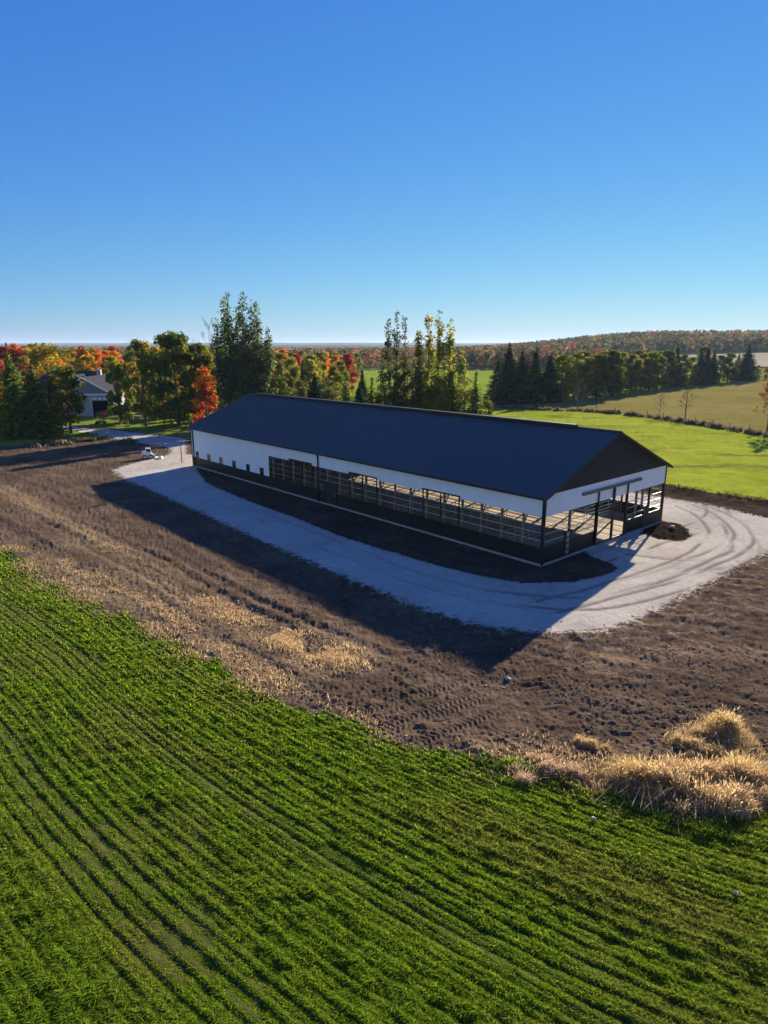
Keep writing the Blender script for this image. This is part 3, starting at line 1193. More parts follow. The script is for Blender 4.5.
# wall posts with knee braces in the openings
for side in (0, 1):
    for k in range(1, 19):
        y = k * 1.86 - .1
        if side == 0 and DOOR[0] - .1 < y < DOOR[1] + .1 and False:
            continue
        p = MB()
        x0 = .125 if side == 0 else BW - .275
        p.box(x0, x0 + .15, y - .07, y + .07, .16, EAVE - .05)
        part(p, 'wall_post', M_WOOD)
    for k in range(0, 10):
        y = k * 3.72 + 1.76
        x0 = .2 if side == 0 else BW - .2
        s = 1 if side == 0 else -1
        part(MB().tube([(x0 + s * .08, y + .05, 2.5), (x0 + s * 1.2, y + .05, 4.4)], [.06, .06], 4), 'knee_brace', M_WOOD)
for x in (3.5, 13.0):
    for yy in (.2, BL - .35):
        part(MB().box(x, x + .15, yy, yy + .15, .16, EAVE), 'wall_post', M_WOOD)
# bottom chords of the trusses
for k in range(0, 14):
    y = k * 3.72 + 1.76
    t = MB()
    t.box(.3, BW - .3, y - .04, y + .04, EAVE - .05, EAVE + .12)
    for s in (-1, 1):
        t.tube([(BW / 2 + s * 3.0, y, EAVE + .1), (BW / 2 + s * 4.2, y, EAVE + 1.55)], [.05, .05], 4)
        t.tube([(BW / 2 + s * 3.0, y, EAVE + .1), (BW / 2 + s * .2, y, EAVE + 3.1)], [.05, .05], 4)
    part(t, 'roof_truss', M_WOOD)
# pipe rails along the long openings and the gable
for z in (1.72, 2.27, 2.78):
    for x in (.06, BW - .06):
        part(MB().tube([(x, .2, z), (x, 33.85, z)], [.028, .028], 6), 'pipe_rail', M_GALV, smooth=True)
    part(MB().tube([(.2, .06, z - .12), (6.55, .06, z - .12)], [.028, .028], 6), 'pipe_rail', M_GALV, smooth=True)
    part(MB().tube([(11.1, .06, z - .12), (BW - .2, .06, z - .12)], [.028, .028], 6), 'pipe_rail', M_GALV, smooth=True)
# black frames of the side openings
for (a, m, c) in FR:
    f = MB()
    for u in (a, m, c):
        f.box(-.05, -.002, u - .05, u + .05, 1.2, 3.5)
    f.box(-.052, -.003, a - .05, c + .05, 3.5, 3.62)
    part(f, 'side_frame', M_BLACK)
part(MB().box(-.002, .10, 33.86, 33.94, 1.2, 3.4), 'side_frame', M_BLACK)
# small windows
for a, c in WINS:
    fr = MB()
    for (y0, y1, z0, z1) in ((a, a + .05, 1.2, 1.95), (c - .05, c, 1.2, 1.95), (a + .05, c - .05, 1.2, 1.25), (a + .05, c - .05, 1.90, 1.95)):
        fr.box(-.025, .05, y0, y1, z0, z1)
    wf = part(fr, 'window', M_BLACK)
    part(MB().box(.01, .03, a + .05, c - .05, 1.25, 1.90), 'pane', M_GLASS, wf)
# side door
d = part(MB().box(-.03, .03, DOOR[0] + .06, DOOR[1] - .06, .14, 2.08), 'door', M_GABLE)
f = MB()
f.box(-.06, .0, DOOR[0] - .06, DOOR[0] + .06, .12, 2.2)
f.box(-.06, .0, DOOR[1] - .06, DOOR[1] + .06, .12, 2.2)
f.box(-.06, .0, DOOR[0] + .06, DOOR[1] - .06, 2.08, 2.2)
part(f, 'door_frame', M_BLACK)
part(MB().tube([(-.07, DOOR[0] + .22, 1.0), (-.07, DOOR[0] + .22, 1.2)], [.02, .02], 6), 'handle', M_GALV, d)
# gable: hanging track and sliding door frames, two small doors
part(MB().box(4.49, 12.89, -.17, -.025, 4.22, 4.42), 'door_track', plain('track_steel', (.10, .11, .125), .45, .3))
for a, c in ((6.6, 8.83), (8.87, 10.95)):
    s = MB()
    s.box(a, a + .11, -.15, -.06, .14, 4.21)
    s.box(c - .11, c, -.15, -.06, .14, 4.21)
    s.box(a + .11, c - .11, -.145, -.065, .14, .26)
    part(s, 'sliding_door', M_BLACK, label='black framed open sliding door')
part(MB().box(10.96, 11.08, -.05, .1, .12, 3.4), 'door_jamb', M_BLACK)
part(MB().box(6.62, 6.74, -.04, .1, .12, 3.4), 'door_jamb', M_BLACK)
part(MB().box(14.66, 14.80, -.05, .1, .12, 3.42), 'door_jamb', M_BLACK)
f = MB()
f.box(2.66, 2.82, -.06, .05, .12, 1.95)
f.box(3.30, 3.58, -.06, .05, .12, 1.95)
for z in (.12, .55, .98, 1.40, 1.83):
    f.box(2.82, 3.30, -.055, .045, z, z + .11)
gd = part(f, 'door', M_BLACK)
part(MB().box(2.83, 3.29, -.01, .0, .24, 1.83), 'pane', plain('door_pane', (.30, .28, .25), .2), gd)
part(MB().box(13.86, 14.64, -.05, .03, .13, 1.92), 'door', M_GABLE)
# pens inside
def gate(y0, y1, x):
    g = MB()
    for z in (.35, .62, .9, 1.18, 1.5):
        g.tube([(x, y0 + .05, z), (x, y1 - .05, z)], [.024, .024], 5)
    for y in np.linspace(y0 + .05, y1 - .05, 3):
        g.tube([(x, y, .2), (x, y, 1.5)], [.024, .024], 5)
    return g


for x in (5.6, 11.7):
    for k in range(13):
        part(gate(3.9 + k * 3.6, 3.9 + (k + 1) * 3.6 - .1, x), 'pen_gate', M_GALV)
for y in (3.8, 14.6, 25.4, 36.2):
    for x0, x1 in ((.4, 5.5), (11.8, 16.9)):
        g = MB()
        for z in (.35, .62, .9, 1.18, 1.5):
            g.tube([(x0, y, z), (x1, y, z)], [.024, .024], 5)
        for x in np.linspace(x0, x1, 4):
            g.tube([(x, y, .2), (x, y, 1.5)], [.024, .024], 5)
        part(g, 'pen_gate', M_GALV)

# ------------------------------------------------------------------ house among the trees
M_SLATE = plain('slate_shingles', (.040, .042, .050), .9, var=.3, scale=8, spec=.03)
M_HWALL = plain('pale_stone_wall', (.34, .33, .31), .9, var=.25, scale=5)
M_SIDING = plain('grey_siding', (.17, .18, .19), .7)
M_TRIM = plain('white_trim', (.72, .72, .70), .5, var=.05)
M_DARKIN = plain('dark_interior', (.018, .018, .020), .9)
M_REDP = plain('red_paint', (.35, .03, .02), .4)
hx, hy = col(86.4, 139), 139
house = thing('house', 'grey gabled house with white trim and open garage among the trees', 'house', (hx, hy, 0), math.radians(6))
hp = lambda mb, n, m, p=house: mb.build(n, m, p)
w1 = MB()
holes(w1, 'y', 0, .3, -5.4, 5.4, 0, 4.7, [(1.4, 4.8, 0, 4.1)])
w1.box(-5.4, -5.1, .3, 9, 0, 4.7).box(5.1, 5.4, .3, 9, 0, 4.7).box(-5.1, 5.1, 8.7, 9, 0, 4.7)
hp(w1, 'wall', M_HWALL)
g1 = hp(MB().prism([(-5.4, 4.75), (5.4, 4.75), (0, 7.9)], .1, .35), 'gable', M_SIDING)
for s in (-1, 1):
    r = MB()
    r.prism([(s * 6.0, 4.62), (0, 8.12), (0, 7.92), (s * 6.0, 4.42)], -.5, 12)
    hp(r, 'roof', M_SLATE)
    r = MB()
    r.prism([(s * 6.0, 4.64), (0, 8.14), (0, 7.86), (s * 6.0, 4.36)], -.56, -.51)
    hp(r, 'trim', M_TRIM)
hp(MB().box(-5.6, 5.6, -.06, -.003, 4.42, 4.74), 'trim', M_TRIM)
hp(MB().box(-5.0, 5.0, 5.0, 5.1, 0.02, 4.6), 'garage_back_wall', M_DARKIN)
hp(MB().box(1.28, 1.4, -.05, .25, 0, 4.1), 'trim', M_TRIM)
hp(MB().box(4.8, 4.92, -.05, .25, 0, 4.1), 'trim', M_TRIM)
tr = hp(MB().box(1.4, 4.8, .06, .14, 3.2, 4.1), 'door', M_SIDING)
for k in range(3):
    hp(MB().box(1.6 + k * 1.05, 2.45 + k * 1.05, .03, .055, 3.4, 3.95), 'window', M_TRIM, tr)
w2 = MB().box(-17, 4.5, 9.3, 19, 0, 5.2)
hp(w2, 'wall', M_HWALL)
r = MB()
zt = 8.9
r.v += [(-18, 8.6, 5.1), (6.2, 8.6, 5.1), (6.2, 19.8, 5.1), (-18, 19.8, 5.1), (-11, 14.2, zt), (-1.8, 14.2, zt)]
r.f += [(0, 1, 5, 4), (1, 2, 5), (2, 3, 4, 5), (3, 0, 4), (3, 2, 1, 0)]
hp(r, 'roof', M_SLATE)
r = MB()
r.prism([(-9, 5.0), (0.3, 5.0), (-3.8, 8.4)], 6.5, 14)
hp(r, 'dormer_roof', M_SLATE)
hp(MB().box(-.9, .0, 12.4, 13.4, 6.4, 9.3), 'chimney', M_HWALL)
hp(MB().box(-12.5, -10.5, 9.22, 9.28, 1.2, 2.9), 'window', M_TRIM)
tag(MB().box(hx + 3.6, hx + 4.5, hy - .9, hy + .2, .35, 1.3).box(hx + 3.75, hx + 4.35, hy - 1.5, hy - .9, .45, .9)
    .tube([(hx + 3.6, hy - 1.1, .25), (hx + 4.5, hy - 1.1, .25)], [.25, .25], 10).tube([(hx + 3.55, hy + .1, .32), (hx + 4.55, hy + .1, .32)], [.32, .32], 10)
    .build('garden_tractor', M_REDP), 'small red machine parked in the open garage of the grey house', 'tractor')

# ------------------------------------------------------------------ loader, post, bench on the left
M_LOADW = plain('white_machine_paint', (.72, .71, .69), .4)
M_RUB = plain('rubber', (.02, .02, .02), .9)
lx, ly = at(149, 458.5)
ldr = thing('loader', 'white compact loader parked on the soil beside the gravel turn', 'loader', (lx, ly, 0.02), math.radians(20), None, .68)
body = MB()
body.prism([(-1.25, .45), (.65, .45), (.75, .8), (.5, 1.15), (-.9, 1.35), (-1.3, 1.1)], -.42, .42)
ob = body.build('body', M_LOADW, ldr)
cb = MB().prism([(-.55, 1.34), (.5, 1.16), (.42, 2.0), (-.5, 2.05)], -.40, .40)
cabo = cb.build('cab', M_LOADW, ldr)
for s in (-1, 1):
    MB().prism([(-.42, 1.4), (.4, 1.25), (.34, 1.9), (-.4, 1.94)], s * .405 - .008, s * .405 + .008).build('window', M_GLASS, cabo)
    MB().tube([(-1.15, s * .56, 1.35), (-.2, s * .58, 1.30), (.75, s * .58, .75), (1.15, s * .52, .45)], [.09, .09, .085, .08], 6).build('lift_arm', M_LOADW, ldr)
    for x in (-.78, .32):
        wh = MB().tube([(x, s * .46, .38), (x, s * .74, .38)], [.38, .38], 16).build('wheel', M_RUB, ldr)
        MB().tube([(x, s * .70, .38), (x, s * .752, .38)], [.2, .2], 12).build('rim', M_LOADW, wh)
MB().prism([(1.1, .12), (1.85, .10), (1.88, .16), (1.2, .2), (1.15, .75), (1.08, .75)], -.8, .8).build('bucket', M_LOADW, ldr)
tag(MB().box(lx + 1.5, lx + 2.0, ly - .9, ly - .3, 0, .25).hexa([(lx + 1.5, ly - .9, .25), (lx + 2.0, ly - .9, .25), (lx + 2.0, ly - .3, .25), (lx + 1.5, ly - .3, .25),
    (lx + 1.55, ly - .8, .4), (lx + 1.9, ly - .8, .45), (lx + 1.9, ly - .4, .4), (lx + 1.6, ly - .4, .38)]).build('white_block', M_LOADW),
    'small white lump lying on the soil beside the white loader', 'block')
px_, py_ = at(182, 463)
post = MB().tube([(0, 0, -.2), (0, 0, 2.25)], [.06, .055], 8)
po = post.build('marker_post', plain('weathered_post', (.10, .085, .07), .9), None)
po.location = (px_, py_, 0)
tag(po, 'thin dark upright post standing in the gravel near the barn corner', 'post')
M_PALEWOOD = plain('pale_timber', (.36, .30, .22), .9)
bx_, by_ = at(137, 419.5)
bt = thing('picnic_table', 'pale timber picnic table on the lawn between the trees', 'table', (bx_, by_, 0), .3)
MB().box(-1.0, 1.0, -.4, .4, .72, .78).build('tabletop', M_PALEWOOD, bt)
for s in (-1, 1):
    MB().box(-1.0, 1.0, s * .75 - .14, s * .75 + .14, .42, .47).build('seat', M_PALEWOOD, bt)
    MB().box(s * .7 - .05, s * .7 + .05, -.7, .7, .0, .72).build('leg', M_PALEWOOD, bt)

# ------------------------------------------------------------------ field fence and its weeds
M_FPOST = plain('fence_post_wood', (.12, .10, .08), .9)
M_WIRE = plain('wire', (.25, .24, .23), .5, .7)
fl = fence_line[1:]
seglen = [math.dist(a, c) for a, c in zip(fl[:-1], fl[1:])]
tot = sum(seglen)


def along(P, s):
    for (a, c) in zip(P[:-1], P[1:]):
        l = math.dist(a, c)
        if s <= l:
            return (a[0] + (c[0] - a[0]) * s / l, a[1] + (c[1] - a[1]) * s / l)
        s -= l
    return P[-1]


fence = thing('field_fence', 'wire fence on wooden posts between the bright meadow and the dry pasture', 'fence', (fl[0][0], fl[0][1], 0))
fps = []
s = 0
rng = np.random.default_rng(4)
while s < tot:
    x, y = along(fl, s)
    x -= fl[0][0]
    y -= fl[0][1]
    fps.append((x, y))
    hh = 1.25 + rng.uniform(-.1, .15)
    MB().tube([(x, y, -.2), (x + rng.normal() * .05, y, hh)], [.075, .065], 6).build('post', M_FPOST, fence)
    s += 4.4
wm = MB()
for z in (.45, .8, 1.15):
    wm.tube([(x, y, z) for x, y in fps], [.012] * len(fps), 3)
wm.build('wire', M_WIRE, fence)


def blades(P, H, rng, wd=.03, lean=.25, nb=1):
    """thin standing blades: one tapered quad each"""
    n = len(P)
    a = rng.uniform(0, 6.28, n)
    U = np.stack([np.cos(a), np.sin(a), np.zeros(n)], 1) * (wd * H / .5)[:, None] if not np.isscalar(wd) else np.stack([np.cos(a), np.sin(a), np.zeros(n)], 1) * wd
    L = rng.normal(size=(n, 3)) * lean * H[:, None]
    L[:, 2] = 0
    mid = P + L * .35 + np.stack([np.zeros(n), np.zeros(n), H * .6], 1)
    tip = P + L + np.stack([np.zeros(n), np.zeros(n), H * rng.uniform(.85, 1.0, n)], 1)
    V = np.stack([P - U, P + U, mid + U * .8, mid - U * .8, tip + U * .25, tip - U * .25], 1).reshape(-1, 3)
    b0 = np.arange(n)[:, None] * 6
    F = np.concatenate([b0 + np.array([0, 1, 2, 3]), b0 + np.array([3, 2, 4, 5])], 0)
    return V, F


def ground_z(x, y):
    """height of the near ground at points (nearest grid node)"""
    i = np.clip(np.searchsorted(dist, y), 0, nr - 1)
    t = np.arctan(x / np.maximum(dist[i], .1) / .92)
    j = np.clip(((t - az[0]) / (az[1] - az[0]) + .5).astype(int), 0, nc - 1)
    return Z[i, j], zone[i, j]


def weeds(name, label, cat, line, n, wid, hr, pal, seed, mat, wd=.05, lean=.3, clump=1.0):
    rng = np.random.default_rng(seed)
    tot = sum(math.dist(a, c) for a, c in zip(line[:-1], line[1:]))
    s = rng.uniform(0, tot, n)
    P = np.array([along(line, q) for q in s])
    P += rng.normal(size=(n, 2)) * wid
    dn = fbm(P[:, 0] * clump, P[:, 1] * clump, seed, 2)
    k = dn > .42
    P = P[k]
    dn = dn[k]
    gz, _ = ground_z(P[:, 0], P[:, 1])
    H = rng.uniform(*hr, len(P)) * (.55 + 1.2 * (dn - .42) / .4)
    V, F = blades(np.concatenate([P, gz[:, None]], 1), H, rng, wd, lean)
    pi = rng.integers(0, len(pal), len(P))
    T = np.array(pal)[pi] * rng.uniform(.7, 1.3, (len(P), 1))
    return tag(link(name, np_mesh(name, V, F, np.concatenate([T, T])), mat), label, cat, kind='stuff')


WEED = [(.10, .085, .05), (.15, .12, .07), (.07, .07, .03), (.20, .15, .085)]
STRAWC = [(.52, .38, .19), (.43, .31, .15), (.58, .45, .25), (.34, .24, .12)]
weeds('fence_weeds', 'dry brown weeds along the field fence', 'weeds', fence_line, 34000, .45, (.25, .7), WEED, 11, M_STRAW, .06, .3, 1.3)
weeds('ditch_weeds', 'dry weeds on the bank between the soil and the driveway', 'weeds', pts((20, 447), (60, 444), (85, 442), (105, 440.5), (128, 442.5)), 7000, .8, (.4, 1.1),
      WEED + [(.12, .13, .03)], 12, M_STRAW, .07, .35, .4)
weeds('meadow_edge_weeds', 'rough dark grass on the edge of the bright meadow', 'weeds', meadow_edge[2:], 2600, .5, (.06, .16), [(.08, .09, .02), (.12, .11, .03)], 13, M_STRAW, .05, .35, .6)
PINKW = [(.26, .18, .12), (.20, .15, .09), (.12, .11, .05)]
# dry grass lying along the crop edge
weeds('dry_grass', 'straw coloured dry grass along the edge of the green crop', 'grass', crop_edge[1:10], 9000, .55, (.07, .22), STRAWC + [(.22, .19, .09)], 14, M_STRAW, .016, .55, .5)
for k, (t, wd) in enumerate(STRAW_LINES[1:4]):
    weeds('dry_grass', 'straw coloured dry grass in streaks on the bare soil', 'grass', t, 4500, wd * .36, (.04, .12), STRAWC, 20 + k, M_STRAW, .014, .8, .45)
weeds('dry_grass', 'straw coloured dry grass scattered by the right end of the crop', 'grass', pts((500, 760), (560, 760), (610, 785), (640, 795)), 2200, .7, (.06, .18), PINKW + STRAWC[:2] + [(.3, .2, .13)], 31, M_STRAW, .014, .5, .7)


weeds('dry_grass', 'straw coloured dry grass under and between the tussocks at the right', 'grass', pts((628, 783), (690, 786), (780, 788)), 9000, .55, (.12, .42), STRAWC + PINKW, 32, M_STRAW, .010, .4, .9)
weeds('dry_grass', 'straw coloured dry grass lying round the lone golden tussock', 'grass', pts((690, 750), (712, 742), (735, 738), (775, 750)), 3500, .5, (.06, .25), STRAWC, 33, M_STRAW, .010, .7, .9)
weeds('dry_grass', 'straw coloured dry grass in a patch below the barn shadow', 'grass', pts((262, 628), (300, 646), (350, 664)), 5000, .6, (.06, .22), STRAWC[:3], 34, M_STRAW, .012, .7, .6)


# single tussocks by the right edge of the crop
def tussock(seed, R, H, pal, n):
    """a ragged bunch of dead grass: uneven stalks, some bent over, fluffy heads on part of them"""
    rng = np.random.default_rng(seed)
    m = 9
    cx, cy = rng.normal(size=m) * R * .55, rng.normal(size=m) * R * .40
    cr, ch = R * rng.uniform(.18, .42, m), rng.uniform(.5, 1.05, m)
    c = rng.integers(0, m, n)
    x = cx[c] + rng.normal(size=n) * cr[c] * .6
    y = cy[c] + rng.normal(size=n) * cr[c] * .6
    edge = np.hypot((x - cx[c]), (y - cy[c])) / cr[c]
    hh = H * ch[c] * rng.uniform(.30, 1.05, n) * np.clip(1.12 - .32 * edge, .25, 1.1)
    P = np.stack([x, y, np.full(n, -.05)], 1)
    lx = rng.normal(size=n) * .16 + (x - cx[c]) / R * .35 - .10
    ly = rng.normal(size=n) * .16 + (y - cy[c]) / R * .35 - .06
    bent = rng.uniform(0, 1, n) < .14
    lx, ly = np.where(bent, lx * 3.5, lx), np.where(bent, ly * 3.5, ly)
    a = rng.uniform(0, 6.28, n)
    U = np.stack([np.cos(a), np.sin(a), np.zeros(n)], 1) * rng.uniform(.004, .010, n)[:, None]
    mid = P + np.stack([lx * hh * .35, ly * hh * .35, hh * .62], 1)
    tip = P + np.stack([lx * hh * 1.1, ly * hh * 1.1, hh * np.where(bent, .62, 1.0)], 1)
    V = np.stack([P - U, P + U, mid + U * .9, mid - U * .9, tip + U * .3, tip - U * .3], 1).reshape(-1, 3)
    b0 = np.arange(n)[:, None] * 6
    F = np.concatenate([b0 + np.array([0, 1, 2, 3]), b0 + np.array([3, 2, 4, 5])], 0)
    T = np.array(pal)[rng.integers(0, len(pal), n)] * rng.uniform(.6, 1.2, (n, 1))
    hd = np.where(rng.uniform(0, 1, n) < .45)[0]
    k = len(hd)
    W = np.stack([rng.normal(size=k), rng.normal(size=k), rng.normal(size=k) * .4], 1)
    W /= np.linalg.norm(W, axis=1, keepdims=True)
    W *= rng.uniform(.008, .020, k)[:, None]
    t0, t1 = tip[hd], tip[hd] + (tip[hd] - mid[hd]) * .25 + rng.normal(size=(k, 3)) * .015
    q = (tip[hd] * .72 + mid[hd] * .28)
    V2 = np.stack([q, t0 + W, t1, t0 - W], 1).reshape(-1, 3)
    F2 = np.arange(k * 4).reshape(k, 4) + len(V)
    return np_mesh('tussock', np.concatenate([V, V2]), np.concatenate([F, F2]), np.concatenate([T, T, np.clip(T[hd] * 1.35, 0, .8)]))


GOLD = [(.54, .40, .17), (.46, .33, .13), (.60, .47, .24)]
PINKS = [(.44, .32, .20), (.38, .27, .16), (.50, .38, .24)]
TT = [tussock(1, .70, 1.1, GOLD, 4200), tussock(2, .74, 1.0, STRAWC, 4200), tussock(3, .62, .6, PINKS, 2600)]
tus = [(0, 723, 728, 1.0, 'golden grass tussock standing alone on the bare soil at the right'),
       (1, 700, 733, .55, 'small pale tussock just left of the lone golden one'), (1, 693, 744, .6, 'low pale tussock below the small pale one at the right'),
       (1, 706, 750, .5, 'low pale tussock between the lone golden one and the thick row'),
       (0, 637, 776, 1.0, 'leftmost golden tussock in the thick row by the green crop'), (1, 655, 778, 1.0, 'second straw tussock from the left in the row by the crop'),
       (1, 672, 780, .9, 'third straw tussock from the left in the row by the crop'), (1, 702, 776, .95, 'straw tussock right of the gap in the row by the crop'),
       (1, 720, 777, .9, 'straw tussock in the middle of the right half of the row'), (0, 739, 775, 1.0, 'golden straw tussock near the right end of the row'),
       (1, 756, 780, .9, 'straw tussock at the right end of the row cut by the frame'), (2, 697, 801, .9, 'pinkish tussock in front of the row on the crop edge'),
       (1, 733, 800, 1.0, 'pale round tussock in front of the row near the right edge'), (2, 752, 797, .9, 'pinkish tussock at the right edge in front of the row'),
       (2, 548, 768, .95, 'pinkish dry tussock left of the row beside the crop edge'), (2, 531, 757, .7, 'small pinkish tussock among the scattered dry grass left of the row'),
       (1, 590, 742, .45, 'small straw tussock on the soil above the scattered dry grass')]
for k, (m, px, py, sc, lb) in enumerate(tus):
    x, y = at(px, py + 4)
    o = link('grass_tussock', TT[m], M_STRAW) if not TT[m].materials else bpy.data.objects.new('grass_tussock', TT[m])
    if o.name not in C.objects:
        C.objects.link(o)
    gz, _ = ground_z(np.array([x]), np.array([y]))
    o.location = (x, y, float(gz[0]))
    o.scale = (sc * random.uniform(1.0, 1.35), sc * random.uniform(.85, 1.1), sc * random.uniform(.65, .9))
    o.rotation_euler = (0, 0, random.choice((0, 3.14)) + random.uniform(-.5, .5))
    tag(o, lb, 'tussock', 'dry grass tussocks')

# ------------------------------------------------------------------ the crop
rng = np.random.default_rng(77)
n = 2000000
# even cover in the picture's depth: choose distance so that nearer ground gets smaller, denser leaves
yy = 8.0 / (1 - rng.uniform(0, 1, n) * (1 - 8.0 / 56.0))
xx = rng.uniform(-1, 1, n) * (yy * .78 + 4.0) - .04 * yy
gi, gzn = ground_z(xx, yy)
dcrop = poly_sdf(xx, yy, crop_poly) + (fbm(xx * .9, yy * .9, 3, 3) - .5) * 1.6
rcx = row_coord(xx, yy) + (vn(xx * .5, yy * .5, 7) - .5) * .12
ROW = .26
ph = (rcx / ROW) % 1.0
rowi = np.floor(rcx / ROW).astype(np.int64)
rowd = np.abs(ph - .5)
vig = .5 + .6 * h2(rowi, rowi * 0, 5)                          # each row's vigour
swath = fbm(rcx * .42, (xx - yy) * .012, 8, 3)                 # broad passes of the drill
wheel = sstep(vn(rcx * .8, (xx - yy) * .010, 18), .08, .26)   # wheel marks
patchy = fbm(xx * .35, yy * .35, 66, 4)
thin = sstep(patchy, .30, .50)
keep = (dcrop > -.2) & (rng.uniform(0, 1, n) < np.clip(2.3 * vig * (.9 + .1 * thin) * (.66 + .34 * wheel) * np.exp(-(rowd / .32) ** 2) * sstep(dcrop, -.7, 1.2), 0, 1))
xx, yy, gi, vig, patchy, dcrop, rcx, ph, swath, wheel, thin, rowd = [q[keep] for q in (xx, yy, gi, vig, patchy, dcrop, rcx, ph, swath, wheel, thin, rowd)]
n = len(xx)
print('crop leaves', n)
plant = sstep(vn(xx * 3.1, yy * 3.1, 12), .2, .8)
Hb = (.060 + .075 * plant + .07 * sstep(swath, .35, .65)) * (.55 + .45 * wheel) * (.6 + .4 * thin) * (1.05 - .8 * rowd) * rng.uniform(.6, 1.15, n)
wb = (.0095 + .00085 * np.maximum(yy - 10, 0)) * rng.uniform(.7, 1.3, n)
ang = rng.uniform(0, 6.28, n)
U = np.stack([np.cos(ang), np.sin(ang), np.zeros(n)], 1) * wb[:, None]
Lx = rng.normal(size=(n, 2)) * .55
Lx[:, 0] -= .10
B0 = np.stack([xx, yy, gi - .01], 1)
Md = B0 + np.stack([Lx[:, 0] * Hb * .35, Lx[:, 1] * Hb * .35, Hb * .72], 1)
Tp = B0 + np.stack([Lx[:, 0] * Hb * 1.25, Lx[:, 1] * Hb * 1.25, Hb * rng.uniform(.8, 1.05, n)], 1)
Vc = np.stack([B0 - U * .8, B0 + U * .8, Md + U * 1.1, Tp + U * .1, Tp - U * .1, Md - U * 1.1], 1).reshape(-1, 3)
b0 = np.arange(n)[:, None] * 6
Fc = np.concatenate([b0 + np.array([0, 1, 2, 5]), b0 + np.array([5, 2, 3, 4])], 0)
cp = np.array([(.13, .225, .014), (.165, .25, .016), (.10, .185, .014), (.22, .27, .022)])
Tc = cp[rng.integers(0, 4, n)] * rng.uniform(.75, 1.3, (n, 1))
brown = sstep(fbm(rcx * .30, (xx - yy) * .08, 19, 4), .48, .70)[:, None] * .6 + .3 * sstep(xx, 3, 12)[:, None] * sstep(yy, 11, 16)[:, None] + .35 * (1 - thin[:, None])
brown = np.clip(brown, 0, .85) * (rng.uniform(0, 1, (n, 1)) ** .5)
Tc = Tc * (1 - brown) + np.array([(.22, .19, .045)]) * brown
Vc = Vc.astype(np.float32)
Tc = np.concatenate([Tc, Tc])
tag(link('crop', np_mesh('crop', Vc, Fc, Tc), M_CROP), 'low green leafy crop growing in curving rows', 'crop', kind='stuff')

# ------------------------------------------------------------------ clods of earth lying on the soil
rng = np.random.default_rng(99)
n = 110000
yy = 17 / (1 - rng.uniform(0, 1, n) * (1 - 17 / 84.0))
xx = rng.uniform(-1, 1, n) * (yy * .66 + 3)
gz, zz = ground_z(xx, yy)
den = sstep(fbm(xx * .35, yy * .35, 107, 4), .38, .62) * (.25 + .75 * sstep(vn(row_coord(xx, yy) * 1.1, (xx - yy) * .06, 108), .3, .7))
keep = (zz == 1) & (rng.uniform(0, 1, n) < np.clip(den * .9 + .05, 0, 1)) & (poly_sdf(xx, yy, apron_poly) < 0)
xx, yy, gz = xx[keep], yy[keep], gz[keep]
n = len(xx)
print('clods', n)
sz = .010 + .055 * rng.uniform(0, 1, n) ** 5 + .0004 * yy
octv = np.array([(1, 0, 0), (0, 1, 0), (-1, 0, 0), (0, -1, 0), (0, 0, .6), (0, 0, -.4)], float)
Vk = octv[None] * rng.uniform(.6, 1.4, (n, 6, 1)) * sz[:, None, None] * np.array([1, 1, .75])
ca, sa = np.cos(rng.uniform(0, 6.28, n)), np.sin(rng.uniform(0, 6.28, n))
Vk = np.stack([Vk[..., 0] * ca[:, None] - Vk[..., 1] * sa[:, None], Vk[..., 0] * sa[:, None] + Vk[..., 1] * ca[:, None], Vk[..., 2]], -1)
Vk = (Vk + np.stack([xx, yy, gz + .01], 1)[:, None]).reshape(-1, 3)
octf = np.array([(0, 1, 4), (1, 2, 4), (2, 3, 4), (3, 0, 4), (1, 0, 5), (2, 1, 5), (3, 2, 5), (0, 3, 5)])
Fk = (np.arange(n)[:, None, None] * 6 + octf[None]).reshape(-1, 3)
kp = np.array([(.12, .085, .058), (.17, .122, .085), (.23, .17, .12), (.09, .063, .044)])
Tk = np.repeat(kp[rng.integers(0, 4, n)] * rng.uniform(.8, 1.2, (n, 1)), 8, 0)
b = NB('clod_earth')
M_CLOD = b.end(b.pbsdf(b.attr('tint'), .95, 0, None, 0.0))
tag(link('soil_clods', np_mesh('soil_clods', Vk, Fk, Tk), M_CLOD), 'crumbled brown clods of earth over the bare soil', 'clods', kind='stuff')

# ------------------------------------------------------------------ stones
M_STONE = plain('pale_stone', (.34, .31, .28), .9, var=.25)


def rock(seed, r):
    rng = np.random.default_rng(seed)
    import bmesh
    bm = bmesh.new()
    bmesh.ops.create_icosphere(bm, subdivisions=2, radius=1)
    sx = rng.uniform(.7, 1.2, 3)
    for v in bm.verts:
        q = np.array(v.co)
        k = 1 + .25 * math.sin(3 * q[0] + seed) * math.cos(2.6 * q[1] + 2 * seed) + rng.normal() * .06
        v.co = Vector(q * k * sx * r * np.array([1, 1, .7]))
    me = bpy.data.meshes.new('stone')
    bm.to_mesh(me)
    bm.free()
    me.materials.append(M_STONE)
    return me


